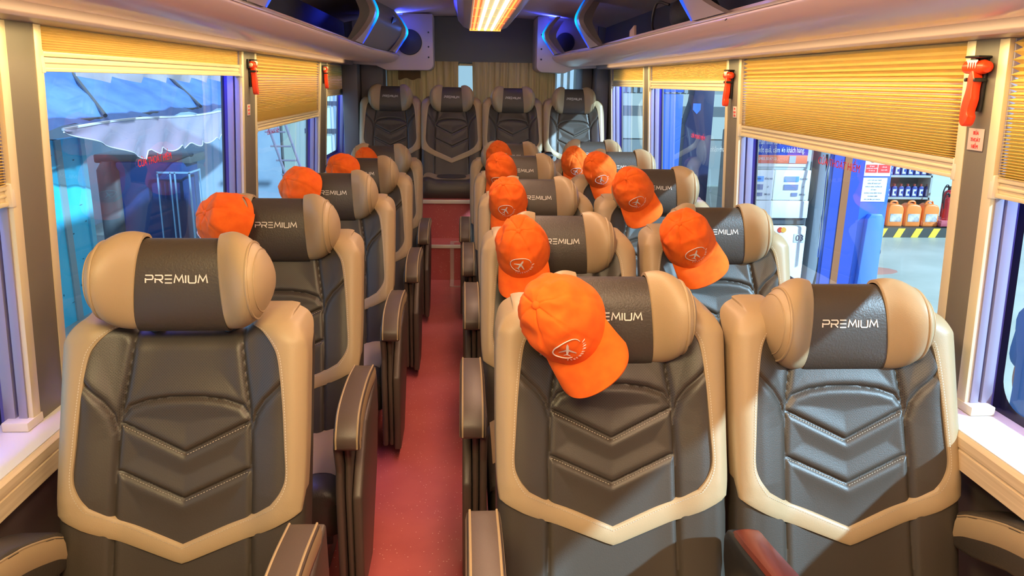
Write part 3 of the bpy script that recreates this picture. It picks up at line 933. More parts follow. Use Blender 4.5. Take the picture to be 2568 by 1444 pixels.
def arm_strip(x, s):
    mb = MB(); rows = []
    up = [(p.x, p.y) for p in AO]; n_ = len(up)
    lo = []
    for i, (y, z) in enumerate(up):
        yc, zc = (-0.27 + (y + 0.27) * 0.90, z - 0.045) if i < n_ - 6 else (y + 0.03, z - 0.02 + 0.0)
        lo.append((yc, max(0.51, zc)))
    for (y, z), (y2, z2) in zip(up, lo): rows.append([(x, y + (0.004 if z < .58 else 0), z - 0.006), (x + s * 0.003, (y + y2) / 2, (z + z2) / 2), (x, y2, z2)])
    mb.grid(rows)
    mb.tube([(x - s * 0.006, y, z - 0.001) for y, z in up], 0.0026, 6)
    return mb.mesh('side_strip', PIPE if False else BEIGE)


def side_panel(x0, s):
    """layered shell under the armrest, s = outward direction"""
    mb = MB()
    inner = [(-0.26, 0.55), (-0.60, 0.55), (-0.625, 0.50), (-0.60, 0.42), (-0.615, 0.36), (-0.615, 0.07), (-0.30, 0.07), (-0.20, 0.30)]
    mid_ = [(-0.24, 0.555), (-0.585, 0.555), (-0.600, 0.50), (-0.575, 0.43), (-0.590, 0.36), (-0.590, 0.06), (-0.32, 0.06), (-0.20, 0.28)]
    outer = [(-0.18, 0.545), (-0.44, 0.50), (-0.55, 0.40), (-0.600, 0.345), (-0.605, 0.05), (-0.42, 0.05), (-0.24, 0.26), (-0.17, 0.42)]
    xs = [(0.000, 0.020, inner), (0.022, 0.040, mid_), (0.042, 0.068, outer)]
    ms = []
    for a, b, p in xs:
        q = MB(); q.prism(p, x0 + s * a, x0 + s * b, 'x'); mb.add(q.v, q.f)
    return mb.mesh('side_panel', BROWN, bevel=0.008, seg=3)


XA = 0.268
ME['arm_r'] = arm_mesh(XA, XA + 0.065); ME['arm_l'] = arm_mesh(-XA - 0.065, -XA)
ME['strip_ro'] = arm_strip(XA + 0.0655, 1); ME['strip_ri'] = arm_strip(XA - 0.0005, -1)
ME['strip_lo'] = arm_strip(-XA - 0.0655, -1); ME['strip_li'] = arm_strip(-XA + 0.0005, 1)
ME['panel_r'] = side_panel(XA - 0.008, 1); ME['panel_l'] = side_panel(-XA + 0.008, -1)
# broad window-side armrests with a deep beige inner band
WO = [(-0.125, 0.500), (-0.18, 0.528), (-0.30, 0.575), (-0.45, 0.602), (-0.58, 0.592), (-0.62, 0.555), (-0.58, 0.500), (-0.45, 0.488), (-0.30, 0.462), (-0.2, 0.425), (-0.125, 0.41)]
for k, s in (('wr', 1), ('wl', -1)):
    xa, xb = sorted((s * 0.238, s * 0.335))
    ME['arm_' + k] = MB().prism(WO, xa, xb, 'x').mesh('armrest', DARKP, bevel=0.012, seg=3)
    up = catmull([(y, z - 0.010, 0) for y, z in ((-0.135, 0.500), (-0.18, 0.526), (-0.30, 0.573), (-0.45, 0.600), (-0.57, 0.590))], 5)
    mb = MB().grid([[(s * 0.2385, p.x, p.y), (s * 0.2350, p.x, p.y - 0.012), (s * 0.2350, p.x, p.y - 0.040), (s * 0.2385, p.x, p.y - 0.052)] for p in up])
    mb.tube([(s * 0.240, p.x, p.y + 0.002) for p in up], 0.0025, 6)
    ME['strip_' + k] = mb.mesh('side_strip', BEIGE)
# wood-topped folding arm
p1 = [(-0.165, 0.42), (-0.155, 0.47), (-0.17, 0.495), (-0.20, 0.503), (-0.26, 0.508), (-0.50, 0.545), (-0.56, 0.545), (-0.575, 0.525), (-0.56, 0.505), (-0.46, 0.490), (-0.30, 0.440), (-0.24, 0.385), (-0.19, 0.375)]
ME['fold_arm'] = MB().prism(p1, -0.312, -0.240, 'x').mesh('folding_arm', BLACK, bevel=0.012, seg=3)
mb = MB(); rows = []
for y, z in ((-0.195, 0.502), (-0.215, 0.507), (-0.26, 0.512), (-0.36, 0.528), (-0.50, 0.549), (-0.545, 0.548)):
    rows.append([(x, y, z + 0.006 * (1 - ((x + 0.276) / 0.034) ** 2) - (0.006 if abs(x + 0.276) > 0.029 else 0)) for x in np.linspace(-0.3075, -0.2445, 13)])
ME['wood_top'] = mb.grid(rows).mesh('wood_top', WOOD)
# seat base: frame box and two floor rails
mb = MB(); mb.box(-0.22, 0.22, -0.46, -0.06, 0.10, 0.215); mb.box(-0.20, -0.15, -0.48, 0.02, 0.0, 0.10); mb.box(0.15, 0.20, -0.48, 0.02, 0.0, 0.10); mb.box(-0.20, 0.20, -0.10, -0.02, 0.20, 0.36)
ME['seat_base'] = mb.mesh('seat_base', BLACK, bevel=0.006)


def seat(X, Y, Z, hz, label, group, arms):
    hz -= Z if Z < 0.1 else 0
    root = tag(empty('passenger_seat', (X, Y, Z)), label, 'seat', group)
    b = ob('backrest', ME['backrest'], parent=root)
    tb = ob('trim_band', ME['trim_band'], parent=b); tb['label'] = 'beige leather band'
    ob('stitching', ME['stitching'], parent=b)
    h = ob('headrest', ME['headrest'], parent=root, loc=(0, 0.055, hz - 0.004))
    for k in ('wing_a', 'wing_b'): ob('wing', ME[k], parent=h)['label'] = 'beige padded headrest wing'
    ob('lettering', ME['lettering'], parent=h)
    for s in (-1, 1):
        ob('headrest_post', ME['headrest_post'], parent=root, loc=(s * 0.082, 0, max(0, hz - 0.93)))
        ob('post_collar', ME['post_collar'], parent=root, loc=(s * 0.082, 0, 0))
    c = ob('seat_cushion', ME['seat_cushion'], parent=root, loc=(0, 0, -0.045))
    ob('cushion_panel', ME['cushion_panel'], parent=c); ob('cushion_centre', ME['cushion_centre'], parent=c)
    for a in arms:
        if a in 'RrLl':
            k = a.lower()
            if a in 'rl':
                o = ob('armrest', ME['arm_w' + k], parent=root); ob('side_strip', ME['strip_w' + k], parent=o)['label'] = 'beige leather band'
                continue
            o = ob('armrest', ME['arm_' + k], parent=root)
            ob('side_strip', ME['strip_%so' % k], parent=o); ob('side_strip', ME['strip_%si' % k], parent=o)
            if a in 'RL': ob('side_panel', ME['panel_' + k], parent=root)
        if a == 'F':
            o = ob('folding_arm', ME['fold_arm'], parent=root); ob('wood_top', ME['wood_top'], parent=o)['label'] = 'reddish wood arm top'
    ob('seat_base', ME['seat_base'], parent=root, loc=(0, 0, -Z if Z < 0.1 else 0))
    return root


LS = [(-0.617, 1.635, 0.990), (-0.600, 2.46, 0.957), (-0.568, 3.32, 0.940), (-0.545, 4.16, 0.925), (-0.535, 5.04, 0.920)]
AS = [(0.340, 1.64, 0.902), (0.325, 2.52, 0.895), (0.333, 3.45, 0.906), (0.325, 4.29, 0.935), (0.310, 5.10, 0.940)]
WS = [(0.885, 1.62, 0.890), (0.900, 2.60, 0.915), (0.866, 3.38, 0.965), (0.857, 4.15, 0.975), (0.845, 5.02, 0.965)]
lab_l = ['single-side seat without a cap, nearest row, its headrest raised off the backrest',
         'single-side seat in the second row, behind the capless one, cap on its far wing',
         'single-side seat in the third row, beside the window hammer pillar',
         'single-side seat in the fourth row, only the end of its lettering showing',
         'single-side seat in the fifth row, last before the step to the rear bench']
lab_a = ['aisle seat of the nearest double row, whole orange cap and logo on its headrest',
         'aisle seat of the second double row, cap hanging straight down',
         'aisle seat in the middle double row, cap visor overlapped by the cap in front',
         'aisle seat of the fourth double row, its cap half covered by the one in front',
         'aisle seat of the fifth double row, only the top of its headrest and cap showing']
lab_w = ['window seat of the nearest double row, no cap, all of PREMIUM readable, wood-topped arm',
         'window seat of the second double row, beside the fuel pump view',
         'window seat of the middle double row, beside the dark pillar with a sticker',
         'window seat of the fourth double row, level with the blue column outside',
         'window seat of the fifth double row, only its wing and cap showing']
for q, l in zip(LS, lab_l): seat(q[0], q[1], -0.030 if q[1] < 2 else -0.01, q[2], l, 'single seats along the aisle', 'Rl')
for q, l in zip(AS, lab_a): seat(q[0], q[1], -0.01, q[2], l, 'double seats, aisle column', 'L')
for q, l in zip(WS, lab_w): seat(q[0], q[1], -0.01, q[2], l, 'double seats, window column', 'rF')
RS = [(-0.592, 6.42), (-0.096, 6.40), (0.400, 6.375), (0.896, 6.35)]
lab_r = ['rear bench seat in the corner of the single-seat side', 'rear bench seat facing down the aisle, fully visible to its cushion',
         'rear bench seat in front of the tan curtain, beside the aisle-facing one', 'rear bench seat in the corner of the double-seat side, lit cool white']
for (x, y), l in zip(RS, lab_r): seat(x, y, 0.362, 0.925, l, 'rear row seats', 'F' if x > 0.8 else '').scale = (0.93, 1, 1)
# ================================================================ CAPS
def crown_pt(th, ph, seed=0, off=0.0):
    """th: angle from the front, ph: 0 rim .. pi/2 top"""
    c = math.cos(ph); s = math.sin(ph)
    rr = c ** 0.78 if c > 0 else 0
    x = 0.094 * rr * math.cos(th); y = 0.084 * rr * math.sin(th); z = 0.118 * s ** 0.92
    x -= 0.012 * s
    n_ = noise.noise(Vector((x * 20 + seed * 7, y * 20, z * 20))) * 0.008 + abs(noise.noise(Vector((x * 24 + seed, y * 24, z * 30)))) * -0.008 + noise.noise(Vector((x * 80 + seed, y * 80, z * 50))) * 0.0008
    k = 1 + (n_ * (0.25 + s)) / 0.09 + off / 0.09
    # panel seams
    d = min(abs(((th - a + PI) % (2 * PI)) - PI) for a in [R(30), R(90), R(150), R(210), R(270), R(330)])
    k -= 0.022 * math.exp(-(d * rr / 0.022) ** 2) * (1 if ph > 0.05 else 0)
    return Vector((x * k, y * k, z * k))


def cap_meshes(seed):
    mb = MB(); rows = []
    for k in range(97):
        th = 2 * PI * k / 96 - PI
        rows.append([crown_pt(th, PI / 2 * j / 26, seed) for j in range(27)])
    rows[-1] = rows[0]
    # back opening with strap: rim points at the back lifted
    rws = []
    for k, row in enumerate(rows[:-1]):
        th = 2 * PI * k / 96 - PI
        d = abs(abs(th) - PI)
        if d < 0.42:
            lift = 0.036 * math.sqrt(1 - (d / 0.42) ** 2); row = [Vector(p) for p in row]
            for j in range(27):
                if row[j].z < lift: row[j] = Vector((row[j].x, row[j].y, lift + 0.0002 * j))
        rws.append(row)
    mb.grid(rws, closed_u=True)
    crown = mb.mesh('crown', ORANGE, angle=70)
    mb = MB(); top = []; bot = []
    for k in range(41):
        t = -1 + 2 * k / 40; a = t * R(66); b = t * R(88)
        p0 = Vector((0.092 * math.cos(a), 0.083 * math.sin(a), 0.003)); q = Vector((0.083 + 0.078 * math.cos(b) ** 0.72 if math.cos(b) > 0 else 0.083, 0.083 * math.sin(b), 0))
        rt = []; rb = []
        for j in range(11):
            v = j / 10; p = p0.lerp(q, v); z = -0.016 * (p.y / 0.085) ** 2 * 1.4 * v - 0.010 * v * v + 0.003
            gz = 0.0006 * (1 if j in (3, 5, 7, 9) else 0)
            rt.append((p.x, p.y, z - gz)); rb.append((p.x, p.y, z - 0.004))
        top.append(rt); bot.append(rb)
    mb.grid(top); mb.grid(bot)
    n_ = 41; o2 = 41 * 11
    for k in range(40): mb.f.append((k * 11 + 10, (k + 1) * 11 + 10, o2 + (k + 1) * 11 + 10, o2 + k * 11 + 10))
    visor = mb.mesh('visor', ORANGE, angle=50)
    mb = MB().lathe([(0, 0.006), (0.005, 0.0055), (0.008, 0.003), (0.009, 0), (0, -0.001)], tuple(crown_pt(0, PI / 2, seed)), 14)
    button = mb.mesh('button', ORANGE)
    # strap at the back
    pts = [(-0.085 * math.cos(a) , 0.082 * math.sin(a), 0.008) for a in np.linspace(-0.5, 0.5, 9)]
    mb = MB().grid([[(x - 0.004, y, z - 0.008), (x - 0.002, y, z + 0.008)] for x, y, z in pts]); mb.grid([[(x - 0.0015, y, z - 0.008), (x + 0.0005, y, z + 0.008)] for x, y, z in pts])
    strap = mb.mesh('strap', ORANGE)
    # emblem: open oval ring, aeroplane and tiny script line below it
    mb = MB()

    def S(u, v, off=0.0016):         # u across (m), v up from the emblem centre
        ph = 0.50 + v / 0.115; th = u / 0.080
        return crown_pt(th, ph, seed, off)

    def stroke(p, w_):
        pts = [S(a, b) for a, b in p]; mb.tube(pts, w_, 5)
    stroke([(0.033 * math.cos(a), 0.023 * math.sin(a)) for a in np.linspace(R(-8), R(262), 34)], [0.0007 + 0.0007 * math.sin(PI * k / 33) for k in range(34)])
    def poly(pts):
        n0 = len(mb.v); mb.v += [tuple(S(a, b, 0.0022)) for a, b in pts]; mb.f.append(tuple(range(n0, n0 + len(pts))))
    rot = lambda p, an=R(-38): [(a * math.cos(an) - b * math.sin(an), a * math.sin(an) + b * math.cos(an)) for a, b in p]
    poly(rot([(0, 0.019), (0.0028, 0.013), (0.0026, -0.006), (0.0010, -0.016), (-0.0010, -0.016), (-0.0026, -0.006), (-0.0028, 0.013)]))
    poly(rot([(0.002, 0.005), (0.018, -0.008), (0.018, -0.0105), (0.002, -0.002)])); poly(rot([(-0.002, -0.002), (-0.018, -0.0105), (-0.018, -0.008), (-0.002, 0.005)]))
    poly(rot([(0.001, -0.012), (0.007, -0.017), (0.007, -0.0185), (0.001, -0.0155)])); poly(rot([(-0.001, -0.0155), (-0.007, -0.0185), (-0.007, -0.017), (-0.001, -0.012)]))
    random.seed(3)
    for k in range(11):
        a = R(-118 + k * 9.5); r1, r2 = 0.0275, 0.0325
        cx, cy = math.cos(a) * 1.30, math.sin(a)
        p = [(cx * r1, cy * r1), (cx * r2 + 0.0012, cy * r2), (cx * r1 + 0.0024, cy * r1 + 0.0004), (cx * r2 + 0.003, cy * r2 + 0.0006)]
        stroke(p if k % 3 else p[:3], 0.00045)
    emb = mb.mesh('emblem', mat('emblem_thread', (0.78, 0.72, 0.66), 0.5), angle=60)
    return crown, visor, button, strap, emb


CAPM = [cap_meshes(s) for s in (0, 1, 2, 3)]


def cap(loc, a, f, label, i):
    a = Vector(a).normalized(); f = Vector(f); f = (f - a * f.dot(a)).normalized(); s = a.cross(f)
    root = tag(empty('baseball_cap'), label, 'cap', 'orange caps hung on the headrests')
    M = Matrix((f, s, a)).transposed().to_4x4(); M.translation = Vector(loc); root.matrix_world = M @ Matrix.Scale(1.06, 4)
    cr_, vi, bu, st_, em = CAPM[i % 4]
    c = ob('crown', cr_, parent=root); ob('visor', vi, parent=root); ob('button', bu, parent=root); ob('strap', st_, parent=root)
    ob('emblem', em, parent=root)['label'] = 'embroidered aeroplane in an open oval'
cap((0.226, 1.570, 0.924), (-0.60, -0.70, 0.39), (0.29, -0.65, -0.70), 'orange cap tilted on the nearest aisle headrest, whole logo and visor showing', 0)
cap((0.195, 2.442, 0.885), (-0.21, -0.72, 0.66), (-0.03, -0.67, -0.74), 'orange cap hanging straight down on the second aisle-column headrest', 1)
cap((0.204, 3.437, 0.890), (-0.25, -0.67, 0.70), (-0.05, -0.71, -0.70), 'orange cap with a shaded dent, third in the aisle column', 2)
cap((0.210, 4.258, 0.927), (-0.26, -0.75, 0.62), (-0.12, -0.61, -0.79), 'orange cap fourth in the aisle column, tucked behind the dented one', 3)
cap((0.232, 5.089, 0.929), (-0.11, -0.77, 0.62), (-0.02, -0.62, -0.78), 'orange cap furthest back in the aisle column, only its crown showing', 0)
cap((0.764, 2.512, 0.905), (-0.45, -0.70, 0.55), (0.27, -0.70, -0.66), 'orange cap on the window headrest beside the fuel pump view', 2)
cap((0.755, 3.347, 0.958), (-0.45, -0.73, 0.51), (0.23, -0.65, -0.73), 'orange cap with a raised ridge on the middle window-column headrest', 3)
cap((0.745, 4.145, 0.955), (-0.50, -0.71, 0.50), (0.20, -0.66, -0.73), 'orange cap second from the rear in the window column of the double seats', 0)
cap((0.724, 5.002, 0.911), (-0.16, -0.83, 0.53), (0.08, -0.55, -0.83), 'orange cap on the last window-column headrest, just above a seat shoulder', 1)
cap((-0.712, 2.415, 0.974), (-0.65, -0.66, 0.38), (-0.66, 0.23, -0.72), 'crumpled orange cap with its strap showing, behind the capless single seat', 1)
cap((-0.672, 3.320, 0.946), (-0.55, -0.67, 0.49), (-0.31, -0.39, -0.87), 'orange cap with a diagonal seam on the third single-side seat', 2)
cap((-0.620, 4.155, 0.928), (-0.55, -0.73, 0.40), (-0.20, -0.35, -0.91), 'wrinkled orange cap on the fourth single-side seat', 3)
cap((-0.629, 5.082, 0.881), (-0.16, -0.83, 0.53), (-0.02, -0.54, -0.84), 'round orange cap furthest back on the single-seat side', 0)

# ================================================================ HAMMERS, STICKERS, WINDOW PRINT
hp = catmull([(0.0, 0.050, 0), (0.013, 0.030, 0), (0.012, -0.005, 0), (0.017, -0.045, 0), (0.013, -0.085, 0), (0.0, -0.098, 0), (-0.012, -0.092, 0), (-0.016, -0.072, 0), (-0.010, -0.060, 0), (-0.014, -0.030, 0), (-0.010, 0.0, 0), (-0.012, 0.030, 0)], 4)
H_H = MB().prism([(p.x, p.y) for p in hp][:-1], -0.012, 0.012, 'x').mesh('handle', RED, bevel=0.006, seg=3)
mb = MB().lathe([(0, -0.044), (0.006, -0.042), (0.014, -0.036), (0.018, -0.022), (0.016, -0.006), (0.016, 0.006), (0.018, 0.022), (0.017, 0.036), (0.011, 0.040), (0, 0.040)], (0, 0, 0.052), 18, 'y')
H_HEAD = mb.mesh('head', RED)
H_TIP = MB().lathe([(0, 0.046), (0.008, 0.044), (0.012, 0.038), (0.0, 0.036)], (0, 0, 0.052), 16, 'y').mesh('striking_tip', ALU)
mb = MB(); mb.box(-0.003, 0.003, 0, 0.001, 0, 0.001)
mb = MB()
mb.box(0.014, 0.022, -0.016, 0.016, -0.060, 0.080); mb.box(-0.016, 0.022, -0.024, 0.032, 0.074, 0.080); mb.box(-0.016, 0.018, -0.022, -0.014, 0.015, 0.025); mb.box(-0.016, 0.018, 0.014, 0.022, 0.015, 0.025)
mb.box(0.010, 0.022, 0.018, 0.048, 0.035, 0.080)
H_BR = mb.mesh('hammer_bracket', BLACK, bevel=0.003)
mb = MB()
for k in range(4): mb.add([(-0.0195, -0.020 + k * 0.009, 0.062 - k * 0.0), (-0.0195, -0.014 + k * 0.009, 0.062), (-0.0185, -0.017 + k * 0.009, 0.046)], [(0, 1, 2)])
mb.add([(-0.0192, -0.024, 0.068), (-0.0192, 0.018, 0.068), (-0.0192, 0.016, 0.062), (-0.0192, -0.022, 0.062)], [(0, 1, 2, 3)])
H_MARK = mb.mesh('printed_mark', mat('white_print', (0.8, 0.8, 0.7), 0.5), smooth=False)


def hammer(side, y, z, label, blabel):
    fx = xl if side < 0 else xr
    x = fx(z) - side * 0.022
    rz = 0 if side > 0 else PI
    h = tag(empty('emergency_hammer', (x, y, z), rz), label, 'hammer')
    h.rotation_euler = (0, R(3), rz); h.scale = (0.95, 0.95, 0.88)
    ob('handle', H_H, parent=h); ob('head', H_HEAD, parent=h); ob('striking_tip', H_TIP, parent=h)['label'] = 'metal striking tip'
    ob('printed_mark', H_MARK, parent=h)
    b = ob('hammer_bracket', H_BR, loc=(x, y, z)); b.scale = (0.9, 0.9, 0.88); b.rotation_euler = (0, 0, rz); tag(b, blabel, 'bracket')


hammer(1, 1.742, 1.425, 'largest red emergency hammer, on the pillar with the readable sticker', 'black bracket holding the largest hammer')
hammer(1, 3.435, 1.418, 'red emergency hammer on the pillar beside the large ribbed blind', 'black bracket holding the hammer beside the large ribbed blind')
hammer(-1, 3.725, 1.430, 'red emergency hammer beside the short blind of the single-seat side', 'black bracket of the nearer hammer on the single-seat side')
hammer(-1, 5.63, 1.440, 'furthest red emergency hammer on the single-seat side, over the caps', 'black bracket of the furthest hammer on the single-seat side')


def sticker(side, y, z, w_, h, label, size):
    fx = xl if side < 0 else xr
    x = fx(z) - side * 0.0022
    root = tag(ob('sticker', MB().box(-0.0008, 0.0008, -w_ / 2, w_ / 2, -h / 2, h / 2), LABELM, loc=(x, y, z), bevel=0.0003), label, 'sticker')
    root.rotation_euler = (0, (R(3.1) if side < 0 else -R(3.1)), 0)
    for k, t in enumerate(('BÚA', 'THOÁT', 'HIỂM')):
        text_ob('lettering', t, size, REDT, root, (-side * 0.0012, 0, h * 0.29 - k * h * 0.31), (R(90), 0, -R(90) * side), scale=(0.85, 1, 1))
    return root


sticker(1, 1.742, 1.309, 0.055, 0.046 + 0.004, 'sticker with three lines of red capitals under the largest hammer', 0.0120)
sticker(1, 3.385, 1.309, 0.045, 0.048, 'small sticker with red print under the hammer by the blue column view', 0.0105)
sticker(-1, 3.70, 1.275, 0.05, 0.050, 'small pink sticker under the nearer hammer of the single-seat side', 0.0105)
for side, y, z, sz, lb in ((1, 2.57, 1.165, 0.036, 'red escape lettering on the glass in front of the fuel pump'), (1, 4.20, 1.145, 0.030, 'small red escape lettering on the glass by the blue column'),
                       (-1, 2.79, 1.135, 0.036, 'red escape lettering on the glass under the plastic awning'), (-1, 4.52, 1.125, 0.034, 'red escape lettering on the glass beside the ladder')):
    fx = xl if side < 0 else xr
    o = text_ob('window_lettering', 'CỬA THOÁT HIỂM', sz, REDT, None, (fx(z) + side * 0.080, y, z), (R(90), 0, -R(90) * side)); tag(o, lb, 'lettering')

# ================================================================ THINGS ON THE RACK
mb = MB().prism([(0.0, 0.0), (0.12, 0.0), (0.12, 0.055), (0.02, 0.075)], 0, 0.012, 'x')
tag(ob('cardboard_flap', mb, mat('pink_card', (0.62, 0.40, 0.34), 0.6), loc=(CX + 0.745, 3.95, 1.628), bevel=0.001), 'small pinkish card standing behind the lip of the double-seat rack', 'card')
mb = MB()
pts = [(CX + 0.80, 3.2 + 0.0, 1.70), (CX + 0.79, 3.12, 1.66), (CX + 0.80, 3.05, 1.69), (CX + 0.83, 3.0, 1.74), (CX + 0.80, 2.92, 1.69)]
ox, oy, oz = pts[0]
bag = tag(empty('black_bag', (CX + 0.86, 3.32, 1.632)), 'black bag with a strap lying on the double-seat rack', 'bag')
rows = []
for k in range(25):
    q = 2 * PI * k / 24
    rows.append([(0.10 * math.cos(q) * math.sin(p) ** 0.6, 0.16 * math.sin(q) * math.sin(p) ** 0.6, 0.07 + 0.07 * math.cos(p) + 0.006 * math.sin(5 * q)) for p in np.linspace(0.01, PI - 0.01, 12)])
rows[-1] = rows[0]
ob('bag_body', MB().grid(rows), mat('black_nylon', (0.02, 0.018, 0.018), 0.7, bump=(60, 0.6, 0.004)), bag)
ob('strap', MB().tube(catmull([(-0.08, 0.12, 0.12), (-0.12, 0.17, 0.13), (-0.13, 0.20, 0.06), (-0.11, 0.24, 0.02), (-0.05, 0.26, 0.01)], 5), 0.006, 6), BLACK, bag)
pts = catmull([(0.762, 2.36, 1.655), (0.735, 2.37, 1.640), (0.708, 2.375, 1.628), (0.684, 2.39, 1.610)], 5)
o = ob('loose_string', MB().tube([(p.x + CX - 0.79, p.y - 2.37, p.z - 1.62) for p in pts], 0.0016, 6), BLACK, loc=(0.79, 2.37, 1.62))
tag(o, 'thin dark string end hanging over the lip of the double-seat rack', 'string')

# ================================================================ REAR WINDOW, CURTAINS
rw = st(empty('window_9', (0.14, 6.99, 1.25)))
ob('glass_pane', MB().grid([[(x, 0, z) for z in (-0.33, 0.35)] for x in (-0.86, 0.86)]), GLASS, rw, smooth=False)
ob('window_border', MB().box(-0.86, 0.86, -0.012, -0.004, 0.30, 0.35), FRIT, rw, smooth=False)


def curtain(x0, x1, label, seed):
    mb = MB(); rows = []
    for i in range(120):
        u = i / 119; x = x0 + (x1 - x0) * u
        y = 6.825 + 0.022 * math.sin(u * 52 + seed) * (0.6 + 0.4 * math.sin(u * 17 + seed)) + 0.006 * math.sin(u * 131)
        rows.append([(x + 0.012 * math.sin(j * 0.5 + u * 9) * (1 - u) * (j / 8), y + 0.004 * math.sin(j + u * 30), 1.580 - j * 0.085) for j in range(9)])
    o = ob('curtain', MB().grid([[(p[0] - x0, p[1] - 6.82, p[2] - 1.58) for p in r] for r in rows]), CURT, loc=(x0, 6.82, 1.58)); tag(o, label, 'curtain')
    return o


c1 = curtain(-0.655, -0.045, 'tan pleated curtain with a darker stain, behind the two single-side rear seats', 0)
curtain(0.075, 0.79, 'tan pleated curtain without a stain, behind the double-side rear seats', 2.0)
mb = MB(); rows = []
for i in range(24):
    u = i / 23; rows.append([(0.10 + 0.19 * u, -0.034 + 0.003 * math.sin(u * 20), -0.075 - 0.075 * v + 0.008 * math.sin(u * 11 + v * 4)) for v in np.linspace(0, 1, 5)])
ob('stain', MB().grid(rows), STAIN, c1)

# ================================================================ OUTSIDE
GZ = -0.75
CONC = noisy('pale_concrete', (0.33, 0.37, 0.33), (0.44, 0.48, 0.44), 1.1, 0.45)
st(ob('ground', MB().box(-20, 24, -6, 34, GZ - 0.1, GZ), CONC, smooth=False))
WHITEP = mat('white_pump_panel', (0.90, 0.94, 0.94), 0.35)
GREYD = mat('dark_grey_metal', (0.10, 0.11, 0.12), 0.4)
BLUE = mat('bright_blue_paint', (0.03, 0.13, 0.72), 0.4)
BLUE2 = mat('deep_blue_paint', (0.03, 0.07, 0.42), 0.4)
LCD = mat('lcd_blue', (0.10, 0.28, 0.75), 0.3, emit=(0.12, 0.33, 0.9), estr=0.5)
LCDG = mat('lcd_grey', (0.25, 0.28, 0.45), 0.3)
WHITE = mat('white_paint', (0.8, 0.82, 0.8), 0.5)
ORP = mat('orange_red_print', (0.85, 0.20, 0.10), 0.5)
DKTXT = mat('dark_print', (0.05, 0.05, 0.12), 0.6)

pump = tag(empty('fuel_pump', (3.2, 8.0, GZ)), 'white fuel pump with a blue and orange sign and number 03', 'fuel pump')
px, pz = 3.2, GZ
def PP(mb): mb.v = [(x - px, y - 8.0, z - pz) for x, y, z in mb.v]; return mb
ob('pump_body', PP(MB().box(2.95, 3.735, 8.05, 8.75, GZ, 0.95)), mat('pump_side', (0.12, 0.13, 0.14), 0.4), pump, bevel=0.02)
ob('sign_frame', PP(MB().box(2.95, 3.69, 8.0, 8.1, 0.565, 1.5)), mat('pump_trim', (0.55, 0.60, 0.60), 0.4), pump, bevel=0.015)
ob('sign_panel', PP(MB().box(2.97, 3.640, 7.990, 8.0, 0.72, 1.46)), BLUE2, pump, smooth=False)
ob('sign_band', PP(MB().box(2.97, 3.638, 7.986, 7.992, 0.635, 0.722)), ORP, pump, bevel=0.01)
ob('sign_border', PP(MB().box(2.97, 3.645, 7.992, 7.998, 0.60, 0.64)), WHITE, pump, smooth=False)
ob('sign_icon', PP(MB().box(3.44, 3.51, 7.982, 7.987, 0.640, 0.715)), mat('icon_blue', (0.35, 0.5, 0.8), 0.5), pump, smooth=False)
for t, z, s in (('hàng đúng, đủ theo yêu cầu', 0.955, 0.082), ('khách hàng xác nhận màn hình số 0 trước khi bơm', 0.860, 0.082), ('nhận thanh toán và xác nhận kết quả, cảm ơn khách hàng.', 0.775, 0.082)):
    text_ob('sign_lettering', t, s, WHITE, pump, (3.60 - px, 7.984 - 8, z - pz), (R(90), 0, 0), scale=(0.52, 1, 1), align='RIGHT')
text_ob('sign_lettering', 'ĐƯỜNG DÂY NÓNG: 0903.50.47.53', 0.042, WHITE, pump, (3.30 - px, 7.984 - 8, 0.682 - pz), (R(90), 0, 0), scale=(0.8, 1, 1), align='RIGHT')
for x0, x1 in ((2.95, 3.300), (3.308, 3.700)):
    dp = ob('display_panel', PP(MB().box(x0, x1, 7.99, 8.06, 0.245, 0.565)), WHITEP, pump, bevel=0.008)
    ob('lower_door', PP(MB().box(x0, x1 + (0.01), 7.985, 8.06, 0.050, 0.240)), WHITEP, pump, bevel=0.01)
    xx = x1 - 0.285 if x1 > 3.5 else x1 - 0.27
    for z, h, mt, l in ((0.462, 0.054, LCD, 0.155), (0.375, 0.056, LCDG, 0.155), (0.297, 0.036, LCDG, 0.066)):
        ob('screen', PP(MB().box(xx + (0.155 - l), xx + 0.155, 7.982, 7.991, z - h / 2 + 0.01, z + h / 2 + 0.01)), mt, pump, smooth=False)
    for t, z in (('ĐỒNG VND', 0.472), ('LÍT', 0.385), ('ĐƠN GIÁ', 0.305)):
        text_ob('panel_lettering', t, 0.026, DKTXT, pump, (xx + 0.21 - px, 7.984 - 8, z - pz), (R(90), 0, 0), scale=(0.6, 1, 1))
text_ob('screen_digits', '8888888', 0.03, DKTXT, pump, (3.105 - px, 7.981 - 8, 0.472 - pz), (R(90), 0, 0))
ob('recess', PP(MB().box(2.95, 3.70, 8.02, 8.06, -0.02, 0.05)), GREYD, pump, smooth=False)
ob('base_door', PP(MB().box(2.95, 3.722, 7.985, 8.06, -0.70, -0.035)), WHITEP, pump, bevel=0.02)
ob('blue_decal', PP(MB().box(2.90, 3.54, 7.980, 7.986, -0.66, -0.33)), BLUE, pump, smooth=False)
ob('number_plate', PP(MB().box(3.585, 3.708, 7.978, 7.986, -0.215, -0.120)), WHITE, pump, bevel=0.004)
text_ob('number', '03', 0.092, DKTXT, pump, (3.648 - px, 7.975 - 8, -0.168 - pz), (R(90), 0, 0))
for x, c in ((3.425, (0.75, 0.06, 0.03)), (3.462, (0.95, 0.42, 0.05))):
    ob('card_logo_disc', PP(MB().lathe([(0, 7.980 - (x > 3.44) * 0.001), (0.030, 7.980), (0.030, 7.986)], (x, 0, -0.078), 20, 'y')), mat('card_%d' % int(x * 1000), c, 0.5), pump)
